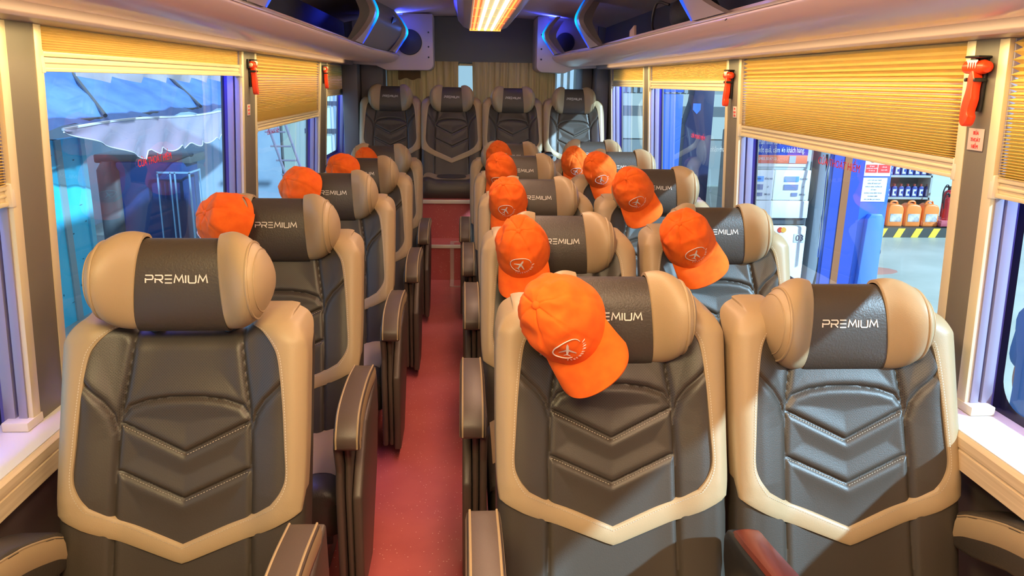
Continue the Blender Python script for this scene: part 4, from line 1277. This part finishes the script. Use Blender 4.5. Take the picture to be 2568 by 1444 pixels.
# nozzle hose beside the pump
hose = tag(ob('fuel_hose', MB().tube(catmull([(0, 0, 0), (0.03, -0.02, -0.4), (0.015, -0.03, -0.8), (0.05, 0, -1.2), (0.02, 0, -1.45)], 8), 0.014, 8), BLACK, loc=(3.83, 7.95, 0.74)), 'black fuel hose hanging beside the white pump', 'hose')
o = tag(ob('pump_post', MB().box(-0.07, 0.07, 0, 0.25, 0, 2.4), mat('pump_post_grey', (0.26, 0.29, 0.33), 0.4), loc=(3.90, 8.1, GZ), bevel=0.02), 'grey metal post between the white pump and the blue pillar', 'post')
o2 = tag(ob('metal_rod', MB().tube([(0, 0, 0), (-0.02, 0, 0.9), (0.01, 0, 1.15)], 0.012, 8), CHROME, loc=(3.82, 7.85, -0.35)), 'slim metal rod in front of the grey post', 'rod')

# blue pillar with notices
pil = tag(empty('blue_pillar', (3.90, 7.35, GZ)), 'bright blue square pillar carrying a red notice and a white paper', 'pillar')
ob('pillar_body', MB().box(-0.33, 0.235, -0.15, -0.02, 0, 2.6), BLUE, pil, bevel=0.01)
ob('reflection_panel', MB().box(-0.36, -0.05, -0.165, -0.14, 0, 2.6), BLUE2, pil, smooth=False)  # darker tint of a window reflection, built as a flat panel
ob('reflection_stripe', MB().box(-0.255, -0.185, -0.172, -0.16, 0, 2.6), mat('reflection_stripe', (0.30, 0.11, 0.04), 0.5), pil, smooth=False)  # brown streak of a window reflection, painted as a strip
ob('blue_bin', MB().prism([(0.0, 0.25), (0.02, 0.94), (0.05, 0.99), (0.16, 0.99), (0.19, 0.94), (0.20, 0.25)], -0.22, -0.15, 'y'), mat('mid_blue_plastic', (0.06, 0.20, 0.80), 0.35), pil, bevel=0.01)
nt_ = ob('notice', MB().box(-0.045, 0.215, -0.156, -0.15, 1.352, 1.62), WHITE, pil, smooth=False)
for x0, x1 in ((-0.035, 0.078), (0.088, 0.205)): ob('notice_field', MB().box(x0, x1, -0.159, -0.156, 1.385, 1.462), mat('notice_red', (0.75, 0.05, 0.05), 0.5), nt_, smooth=False)
for t, x, z in (('ĐỀ NGHỊ', 0.022, 1.445), ('KHÔNG HÚT THUỐC', 0.022, 1.425), ('TẮT MÁY XE', 0.022, 1.403), ('CẤM LỬA', 0.146, 1.438), ('NGUY HIỂM', 0.146, 1.410)):
    text_ob('notice_lettering', t, 0.015, WHITE, nt_, (x, -0.161, z), (R(90), 0, 0), scale=(0.75, 1, 1))
ob('notice_symbol', MB().tube([(0.03 + 0.035 * math.cos(a), -0.158, 1.52 + 0.035 * math.sin(a)) for a in np.linspace(0, 2 * PI, 25)[:-1]], 0.004, 6, closed=True), mat('notice_red', (0.75, 0.05, 0.05), 0.5), nt_)
pp = ob('paper', MB().box(-0.062, 0.195, -0.156, -0.15, 1.105, 1.335), mat('white_paper', (0.75, 0.85, 0.88), 0.6), pil, smooth=False)
for k, t in enumerate(('LƯU Ý: KHI VÀO TRẠM', 'XĂNG ĐỀ NGHỊ QUÝ', 'KHÁCH HÀNG XUỐNG XE', 'TẮT MÁY', 'KHÔNG DÙNG ĐIỆN THOẠI', 'KHI ĐANG BƠM', 'XIN CẢM ƠN QUÝ KHÁCH')):
    text_ob('paper_lettering', t, 0.017, DKTXT, pp, (0.068, -0.158, 1.312 - k * 0.031), (R(90), 0, 0), scale=(0.8, 1, 1))
o = tag(ob('air_hose', MB().tube(catmull([(0, 0, 0), (0.08, 0, 0.02), (0.11, 0, -0.05), (0.06, 0, -0.10), (-0.05, 0, -0.09)], 8), 0.010, 8), BLACK, loc=(4.13, 7.4, -0.15)), 'short looped black hose at the side of the blue pillar', 'hose')

# kerb, shelf, bottles, cans, extinguishers
kerb = empty('striped_kerb', (6.6, 11.0, GZ)); tag(kerb, 'raised kerb painted in yellow and black slanted stripes', 'kerb')
ob('kerb_block', MB().box(-2.7, 1.3, 0, 1.6, 0, 0.14), mat('kerb_black', (0.05, 0.055, 0.05), 0.6), kerb, smooth=False)
mb = MB()
for k in range(14):
    x = -2.6 + k * 0.275; mb.prism([(x, 0.001), (x + 0.11, 0.001), (x + 0.18, 0.139), (x + 0.07, 0.139)], -0.004, 0.0, 'y')
ob('yellow_stripes', mb, mat('kerb_yellow', (0.85, 0.62, 0.05), 0.5), kerb, smooth=False)
KT = GZ + 0.14
o = st(ob('wall_station', MB().box(5.5, 12.0, 12.7, 12.8, GZ, 3.2), mat('station_wall', (0.55, 0.60, 0.58), 0.6), smooth=False))
shelf = tag(empty('steel_shelf', (6.75, 11.5, KT)), 'grey steel shelf unit holding rows of oil bottles', 'shelf')
SH = mat('shelf_steel', (0.40, 0.45, 0.43), 0.5)
for z in (0.40, 0.74, 1.06, 1.4): ob('shelf_board', MB().box(-1.6, 0.50, -0.02, 0.32, z - 0.03, z), SH, shelf, smooth=False)
for x in (-1.6, 0.48): ob('shelf_post', MB().box(x, x + 0.03, -0.02, 0.32, 0, 1.5), SH, shelf, smooth=False)
ob('shelf_back', MB().box(-1.6, 0.5, 0.31, 0.33, 0, 1.5), mat('shelf_back', (0.22, 0.28, 0.27), 0.6), shelf, smooth=False)
ORD = 'first second third fourth fifth sixth seventh eighth ninth'.split()
BB = MB().prism([(-0.045, 0), (0.045, 0), (0.045, 0.13), (0.025, 0.165), (-0.025, 0.165), (-0.045, 0.13)], -0.03, 0.03, 'y').mesh('oil_bottle', mat('bottle_blue', (0.03, 0.06, 0.28), 0.35), bevel=0.006)
BC = MB().lathe([(0, 0.20), (0.018, 0.20), (0.019, 0.165), (0, 0.165)], (0, 0, 0), 10).mesh('cap', mat('bottle_cap', (0.35, 0.07, 0.05), 0.5))
BL = MB().prism([(-0.028, 0.02), (0.03, 0.02), (0.02, 0.05), (-0.005, 0.05), (-0.005, 0.09), (0.02, 0.09), (0.03, 0.12), (-0.028, 0.12)], -0.033, -0.030, 'y').mesh('label_print', mat('bottle_label', (0.65, 0.70, 0.85), 0.5), smooth=False)
for z in (0.40, 0.74):
    for k in range(9):
        o = ob('oil_bottle', BB, loc=(6.38 + k * 0.108, 11.56, KT + z)); tag(o, 'dark blue oil bottle on the %s shelf board, %s from the extinguisher end' % ('lower' if z < .5 else 'upper', ORD[8 - k]), 'bottle', 'oil bottles on the steel shelf')
        ob('cap', BC, parent=o); ob('label_print', BL, parent=o)
mb = MB().prism([(-0.125, 0), (0.125, 0), (0.125, 0.27), (0.10, 0.325), (0.03, 0.345), (-0.06, 0.345), (-0.105, 0.325), (-0.125, 0.28)], -0.10, 0.10, 'y')
JC = mb.mesh('jerry_can', mat('can_orange', (0.92, 0.24, 0.04), 0.4), bevel=0.025, seg=3)
JH = MB().tube(catmull([(-0.06, 0, 0.335), (-0.03, 0, 0.375), (0.04, 0, 0.375), (0.06, 0, 0.335)], 4), 0.014, 8).mesh('handle', mat('can_orange', (0.92, 0.24, 0.04), 0.4))
JL = MB().box(-0.085, 0.095, -0.104, -0.100, 0.08, 0.20).mesh('can_label', noisy('can_label', (0.75, 0.72, 0.68), (0.25, 0.25, 0.28), 9, 0.5), smooth=False)
jl = ['orange jerry can nearest the fire extinguishers, on the striped kerb', 'middle orange jerry can of the fully visible three on the kerb', 'orange jerry can partly behind the blue pillar edge, third from the extinguishers',
      'orange jerry can mostly hidden behind the blue pillar', 'orange jerry can seen between the grey post and the blue pillar']
for x, l in zip((7.10, 6.82, 6.54, 6.26, 5.7), jl):
    o = ob('jerry_can', JC, loc=(x, 11.22, KT)); tag(o, l, 'jerry can', 'orange jerry cans on the kerb'); ob('handle', JH, parent=o); ob('can_label', JL, parent=o)
mb = MB().lathe([(0, 0), (0.075, 0), (0.08, 0.02), (0.08, 0.33), (0.06, 0.39), (0.02, 0.42), (0, 0.42)], (0, 0, 0), 20)
FE = mb.mesh('cylinder_body', mat('extinguisher_red', (0.60, 0.03, 0.04), 0.3))
FV = MB().lathe([(0, 0.41), (0.022, 0.41), (0.022, 0.46), (0.0, 0.47)], (0, 0, 0), 10).box(-0.07, 0.03, -0.012, 0.012, 0.455, 0.475).mesh('valve_handle', BLACK)
FH = MB().tube(catmull([(0, 0, 0.45), (-0.07, -0.04, 0.50), (-0.12, -0.05, 0.40), (-0.11, -0.05, 0.22)], 6), 0.010, 8).mesh('hose', BLACK)
FL = MB().grid([[(0.081 * math.sin(a), -0.081 * math.cos(a), z) for z in (0.14, 0.30)] for a in np.linspace(-0.7, 0.7, 9)]).mesh('body_label', WHITE)
for x, y, z, s, l in ((7.36, 11.15, 0.10, 0.85, 'small red fire extinguisher next to the last jerry can'), (7.47, 11.35, 0.12, 1.0, 'middle red fire extinguisher of the group by the pillar edge'), (7.70, 11.2, 0.12, 1.1, 'large red fire extinguisher with a white label, cut by the pillar')):
    o = tag(empty('fire_extinguisher', (x, y, KT + z)), l, 'fire extinguisher'); o.scale = (s, s, s)
    ob('cylinder_body', FE, parent=o); ob('valve_handle', FV, parent=o); ob('hose', FH, parent=o)
    if 'label' in l: ob('body_label', FL, parent=o)
o = tag(ob('extinguisher_stand', MB().box(-0.22, 0.35, -0.15, 0.25, 0.02, 0.11).box(-0.20, -0.17, -0.1, 0.2, 0, 0.03).box(0.3, 0.33, -0.1, 0.2, 0, 0.03), mat('stand_red', (0.55, 0.10, 0.14), 0.5), loc=(7.45, 11.2, KT), bevel=0.006), 'low red stand carrying the fire extinguishers', 'stand')
o = tag(ob('floor_rag', MB().lathe([(0, 0.012), (0.18, 0.010), (0.25, 0.0)], (0, 0, 0), 14), mat('rust_rag', (0.42, 0.20, 0.16), 0.8), loc=(4.95, 8.9, GZ)), 'flat rust-coloured mat lying on the concrete beyond the blue pillar', 'mat'); o.scale = (1.6, 0.9, 1)

# far blue column and grey building seen through the rear windows
o = tag(ob('blue_column', MB().box(-0.22, 0.19, 0, 0.4, 0, 2.03).box(-0.22, 0.19, 0, 0.4, 2.06, 3.0), BLUE, loc=(3.20, 12.0, GZ), bevel=0.01), 'tall blue column under the station roof, seen past the window seats', 'column')
kz = tag(empty('navy_kiosk', (3.86, 12.75, GZ)), 'dark navy cabinet with a small blue shield mark beside the blue column', 'cabinet')
ob('cabinet_body', MB().prism([(-0.22, 0), (0.26, 0), (0.26, 2.3), (-0.05, 2.3), (-0.10, 1.9), (-0.20, 1.55)], 0, 0.3, 'y'), mat('navy_paint', (0.015, 0.025, 0.09), 0.4), kz, bevel=0.01)
ob('shield_mark', MB().prism([(-0.09, 1.88), (-0.09, 1.78), (-0.02, 1.71), (0.04, 1.78), (0.04, 1.88)], -0.006, 0, 'y'), mat('mid_blue_plastic', (0.06, 0.20, 0.80), 0.35), kz, smooth=False)
bd = tag(empty('grey_building', (4.2, 17.0, GZ)), 'grey shuttered building with pale wall panels behind the blue column', 'building')
ob('wall', MB().box(-4.5, 3.0, 0, 0.4, 0, 4.5), mat('bld_wall', (0.30, 0.34, 0.34), 0.7), bd, smooth=False)
for z0, z1, c in ((1.72, 1.98, (0.52, 0.56, 0.52)), (1.02, 1.50, (0.50, 0.54, 0.50)), (1.50, 1.72, (0.16, 0.18, 0.19))):
    ob('panel', MB().box(-4.5, 3.0, -0.03, 0.0, z0, z1), mat('bldp%d' % int(z0 * 100), c, 0.7), bd, smooth=False)
mb = MB()
for k in range(24): mb.box(-2.2 + k * 0.14, -2.12 + k * 0.14, -0.05, -0.02, 2.0, 3.4)
ob('shutter', mb, mat('bld_shutter', (0.36, 0.42, 0.46), 0.6), bd, smooth=False)

# ---- single-seat side: awning, tarps, barrier, cabinet, ladder
aw = tag(empty('plastic_awning', (-3.0, 8.2, 1.02)), 'clear plastic awning valance with a scalloped wavy edge outside the window', 'awning')
mb = MB(); rows = []
for i in range(150):
    u = i / 149; y = -2.15 + 5.9 * u; yy = y + 8.2
    ph = (u * 15) % 1.0
    bot = -0.30 - 0.055 * abs(math.sin(PI * ph)) + 0.03 * u
    if u < 0.26: bot = -0.02 - (0.37) * (u / 0.26)
    rows.append([(0.03 * math.sin(u * 60 + 3 * v) * v, y, v * bot + 0.02 * math.sin(u * 9)) for v in np.linspace(0, 1, 9)])
mbv = MB().grid(rows)
ob('valance', mbv, mat('pink_plastic', (0.62, 0.46, 0.60), 0.12, alpha=0.6), aw)
ob('wavy_hem', MB().tube([r[-1] for r in rows], 0.006, 6), mat('plastic_hem', (0.75, 0.75, 0.85), 0.15), aw)
ob('top_hem', MB().tube([r[0] for r in rows], 0.012, 6), mat('plastic_hem', (0.75, 0.75, 0.85), 0.15), aw)
aw2 = tag(empty('plastic_awning', (-2.55, 7.6, 1.44)), 'upper shiny plastic sheet edge hanging just under the short blind', 'awning')
rows = []
for i in range(120):
    u = i / 119; y = -2.2 + 5.4 * u; saw = (u * 10) % 1.0
    rows.append([(0.02 * math.sin(u * 70), y, 0.12), (0.03 * math.sin(u * 40), y, 0.02), (0.02 * math.sin(u * 33), y, -0.03 - 0.05 * saw)])
ob('support_pole', MB().tube([(0, 3.5, 0), (0, 3.5, -2.19)], 0.02, 8), GREYD, aw2)
ob('sheet', MB().grid(rows), mat('shiny_sheet', (0.55, 0.48, 0.55), 0.12), aw2)
tp = tag(empty('blue_tarpaulin', (-3.6, 8.5, 1.0)), 'blue tarpaulin roof with folds behind the plastic awning', 'tarpaulin')
rows = [[(-1.2 * v + 0.55, y, 0.02 + 0.75 * v + 0.03 * math.sin(y * 5 + v * 7)) for v in np.linspace(0, 1, 8)] for y in np.linspace(-3.2, 5, 40)]
ob('tarpaulin_sheet', MB().grid(rows), noisy('tarp_blue', (0.06, 0.16, 0.52), (0.12, 0.26, 0.66), 2.0, 0.4, (1, 1, 3)), tp)
ob('ridge_pole', MB().tube([(0.45, -3.2, 0.05), (0.45, 5.0, 0.05)], 0.02, 8), GREYD, tp)
ob('rafter', MB().tube([(0.5, -1.5, 0.08), (-0.5, -0.2, 0.65)], 0.018, 8), GREYD, tp); ob('rafter', MB().tube([(0.5, 1.0, 0.08), (-0.5, 2.2, 0.65)], 0.018, 8), GREYD, tp)
CY = noisy('cyan_tarp', (0.03, 0.58, 0.88), (0.08, 0.70, 0.95), 3.0, 0.5, (1, 1, 0.5))
cyw = tag(empty('cyan_barrier', (-3.55, 6.4, GZ)), 'bright cyan sheet barrier with dark smudges beside the first single seat', 'barrier')
ob('sheet', MB().box(-0.03, 0.03, -5.2, 0.98, 0, 1.62), CY, cyw, smooth=False)
ob('edge_post', MB().box(-0.035, 0.05, 0.94, 1.02, 0, 1.62), mat('cyan_pale', (0.15, 0.60, 0.78), 0.5), cyw, smooth=False)
ob('beam', MB().box(-0.035, 0.045, 0.50, 0.60, 0, 1.62), mat('cyan_grey', (0.30, 0.42, 0.45), 0.5), cyw, smooth=False)
sg = ob('sign_plate', MB().box(0.035, 0.045, -0.30, 0.12, 1.02, 1.22), mat('sign_blue', (0.02, 0.10, 0.45), 0.4), cyw, smooth=False)
ob('sign_line', MB().box(0.046, 0.048, -0.28, 0.10, 1.115, 1.125), WHITE, cyw, smooth=False)
mb = MB()
random.seed(5)
for k in range(30):
    y, z = random.uniform(-0.6, 0.9), random.uniform(0.1, 1.5); mb.box(0.032, 0.034, y, y + random.uniform(0.01, 0.05), z, z + random.uniform(0.003, 0.02))
ob('smudge', mb, mat('smudge', (0.02, 0.16, 0.25), 0.7), cyw, smooth=False)
sh = tag(empty('dark_blue_stall', (-3.55, 9.0, GZ)), 'dark blue stall panel with a black rounded top outside', 'stall')
ob('panel', MB().box(-0.4, 0.36, 0.0, 0.5, 0, 1.22), mat('stall_blue', (0.012, 0.05, 0.20), 0.4), sh, bevel=0.03)
ob('dark_frame', MB().box(-0.65, 0.42, 0.05, 0.6, 1.2, 1.30), GREYD, sh, bevel=0.02)
ob('side_roll', MB().lathe([(0, 0), (0.16, 0), (0.16, 1.12), (0.10, 1.22), (0, 1.24)], (-0.48, 0.1, 0), 20), GREYD, sh)
cb = tag(empty('glass_cabinet', (-3.25, 8.9, GZ)), 'tall glass cabinet with pale blue metal frame and doors', 'cabinet')
FR = mat('cabinet_frame', (0.30, 0.52, 0.72), 0.3, 0.3)
mb = MB()
for x in (-0.20, -0.06, -0.01, 0.15): mb.box(x, x + 0.014, -0.02, 0.0, 0, 1.12)
for z in (0.0, 1.11): mb.box(-0.20, 0.164, -0.02, 0.0, z, z + 0.02)
ob('cabinet_frame', mb, FR, cb, smooth=False)
ob('side_frame', MB().box(0.15, 0.164, 0.0, 0.35, 1.11, 1.13).box(0.15, 0.164, 0.34, 0.35, 0, 1.11), FR, cb, smooth=False)
ob('cabinet_glass', MB().grid([[(x, -0.01, z) for z in (0.02, 1.11)] for x in (-0.19, 0.15)]), PLAST, cb, smooth=False)
sw = st(ob('wall_street', MB().box(-5.6, -5.5, -4, 22, GZ, 3.2), noisy('street_wall', (0.34, 0.44, 0.56), (0.42, 0.52, 0.62), 1.5, 0.7), smooth=False))
sb = tag(empty('pale_blue_building', (-3.2, 14.5, GZ)), 'pale blue-grey house wall with pipes behind the ladder', 'building')
ob('wall', MB().box(-2.4, 1.55, 0, 0.5, 0, 4.0), noisy('house_wall', (0.30, 0.42, 0.56), (0.38, 0.50, 0.62), 2, 0.7), sb, smooth=False)
for x in (0.55, 0.75, 1.2): ob('pipe', MB().tube([(x, -0.05, 0), (x, -0.05, 3.8)], 0.025, 8), mat('pipe_grey', (0.42, 0.52, 0.60), 0.5), sb)
ob('window', MB().box(0.9, 1.45, -0.03, 0.0, 1.9, 2.4), mat('house_window', (0.10, 0.16, 0.24), 0.2), sb, smooth=False)
ob('door', MB().box(-0.1, 0.4, -0.03, 0.0, 0.0, 1.5), mat('house_door', (0.40, 0.48, 0.44), 0.5), sb, smooth=False)
lad = tag(empty('aluminium_ladder', (-2.50, 10.6, GZ)), 'leaning aluminium ladder seen through the second single-side window', 'ladder')
mb = MB(); A0, A1 = Vector((0.42, 0.3, 0)), Vector((-0.10, 0.3, 1.55))
for o_ in (0.0, 0.24): ob('rail', MB().tube([A0 + Vector((-o_ * 1.0 + .1, 0, 0)), A1 + Vector((-o_ + 0.16, 0, 0))], 0.018, 6), ALUB, lad)
for k in range(8):
    t = (k + 0.5) / 8; p = A0.lerp(A1, t); ob('rung', MB().tube([p + Vector((0.12, 0, 0)), p + Vector((-0.16, 0, 0))], 0.012, 6), ALUB, lad)
bw = tag(empty('bright_doorway', (-2.3, 13.0, GZ)), 'lit white-cyan doorway frame seen through the last single-side window', 'doorway')
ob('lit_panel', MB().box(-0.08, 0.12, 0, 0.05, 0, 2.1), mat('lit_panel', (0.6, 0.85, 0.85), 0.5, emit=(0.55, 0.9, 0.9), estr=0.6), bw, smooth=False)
ob('frame_post', MB().box(0.14, 0.17, -0.02, 0.05, 0, 2.2).box(0.22, 0.25, -0.02, 0.05, 0, 2.2), WHITE, bw, smooth=False)
ob('cross_beam', MB().box(-0.3, 0.6, -0.04, 0.0, 1.30, 1.38).box(-0.3, 0.6, -0.04, 0.0, 1.75, 1.82), GREYD, bw, smooth=False)
bx_ = tag(empty('covered_box', (-1.75, 1.75, GZ)), 'pale green covered box with blue print low beside the bus window', 'box')
bx_.location = (-2.6, 3.0, GZ)
ob('box_body', MB().box(-0.5, 0.4, -0.5, 0.5, 0, 0.42), mat('box_green', (0.40, 0.62, 0.52), 0.5), bx_, bevel=0.05)
ob('box_cover', MB().box(-0.5, 0.42, -0.52, 0.4, 0.40, 0.62), mat('box_cyan', (0.25, 0.62, 0.68), 0.4), bx_, bevel=0.06)
ob('printed_band', MB().box(-0.3, 0.43, -0.3, 0.41, 0.50, 0.58), BLUE, bx_, bevel=0.01)
# person outside in faded jeans and a blue shirt, only the hip shows low in the window
SKIN = mat('skin', (0.45, 0.26, 0.17), 0.6)
JE = noisy('faded_jeans', (0.12, 0.27, 0.50), (0.30, 0.46, 0.66), 9, 0.8)
SHIRT = mat('blue_shirt', (0.06, 0.20, 0.50), 0.8)
pe = tag(empty('person', (2.02, 2.30, GZ), R(75)), 'person in faded blue jeans and blue shirt standing outside, arms hanging', 'person')


def skinned(name, joints, edges, mt, par, root=0, grow=0.0):
    me = bpy.data.meshes.new(name); me.from_pydata([j[:3] for j in joints], edges, [])
    o = bpy.data.objects.new(name, me); COL.objects.link(o)
    o.modifiers.new('skin', 'SKIN')
    if not me.skin_vertices: me.attributes.new('skin', 'FLOAT', 'POINT')
    for v, j in zip(me.skin_vertices[0].data, joints): v.radius = ((j[3] + grow), (j[3] + grow) * (j[4] if len(j) > 4 else 0.85))
    me.skin_vertices[0].data[root].use_root = True
    q = o.modifiers.new('sub', 'SUBSURF'); q.levels = 2; q.render_levels = 2
    dg = bpy.context.evaluated_depsgraph_get(); m2 = bpy.data.meshes.new_from_object(o.evaluated_get(dg))
    bpy.data.objects.remove(o); m2.materials.clear(); m2.materials.append(mt)
    for f in m2.polygons: f.use_smooth = True
    return ob(name, m2, parent=par)


J = [(0, 0, 0.94, .135, .75), (0, 0, 1.10, .125, .7), (0, 0, 1.28, .15, .7), (0, 0, 1.42, .12, .6), (0, 0, 1.50, .052, 1), (0, -.01, 1.57, .07, 1), (0, -.01, 1.66, .085, 1.1),
     (-.09, 0, 0.86, .095), (-.11, -.01, 0.50, .066), (-.12, 0.03, 0.10, .042), (-.12, -.12, 0.04, .038), (.09, 0, 0.86, .095), (.11, -.01, 0.50, .066), (.12, 0.03, 0.10, .042), (.12, -.12, 0.04, .038),
     (-.19, 0, 1.40, .055), (-.24, .01, 1.13, .042), (-.24, -.06, 0.90, .030), (-.24, -.08, 0.83, .030), (.19, 0, 1.40, .055), (.24, .01, 1.13, .042), (.24, -.06, 0.90, .030), (.24, -.08, 0.83, .030)]
E_ = [(0, 1), (1, 2), (2, 3), (3, 4), (4, 5), (5, 6), (0, 7), (7, 8), (8, 9), (9, 10), (0, 11), (11, 12), (12, 13), (13, 14), (3, 15), (15, 16), (16, 17), (17, 18), (3, 19), (19, 20), (20, 21), (21, 22)]
for sx_ in (-1, 1):
    for k in range(5):
        x0 = sx_ * .24 + (k - 2) * 0.012 * (1 if k else 1); b_ = 18 if sx_ < 0 else 22; n_ = len(J)
        L_ = (0.045, 0.065, 0.075, 0.070, 0.055)[k]
        J += [(x0, -.09, 0.80, .0085), (x0, -.10, 0.80 - L_, .007)]; E_ += [(b_, n_), (n_, n_ + 1)]
body = skinned('person_body', J, E_, SKIN, pe)
skinned('jeans', [(0, 0, 1.04, .150, .80), (0, 0, 0.93, .160, .82), (-.09, 0, 0.84, .118), (-.11, -.01, 0.50, .082), (-.12, 0.02, 0.10, .068), (.09, 0, 0.84, .105), (.11, -.01, 0.50, .082), (.12, 0.02, 0.10, .068)], [(0, 1), (1, 2), (2, 3), (3, 4), (1, 5), (5, 6), (6, 7)], JE, pe)
skinned('shirt', [(0, 0, 0.90, .175, .82), (0, 0, 1.15, .168, .80), (0, 0, 1.30, .190, .76), (0, 0, 1.42, .150, .8), (-.19, 0, 1.39, .085), (-.235, .01, 1.17, .075), (.19, 0, 1.39, .085), (.235, .01, 1.17, .075)], [(0, 1), (1, 2), (2, 3), (3, 4), (4, 5), (3, 6), (6, 7)], SHIRT, pe)
ob('hair', MB().lathe([(0, 0.10), (0.05, 0.092), (0.085, 0.05), (0.094, 0.0), (0.088, -0.04)], (0, 0.015, 1.665), 20), BLACK, pe)
for sx_ in (-1, 1):
    ob('eye', MB().lathe([(0, -0.006), (0.010, -0.004), (0.0, 0.004)], (sx_ * 0.032, -0.098, 1.645), 10, 'y'), BLACK, pe)
    ob('shoe', MB().box(sx_ * 0.12 - 0.05, sx_ * 0.12 + 0.05, -0.20, 0.08, 0.0, 0.09), GREYD, pe, bevel=0.03)
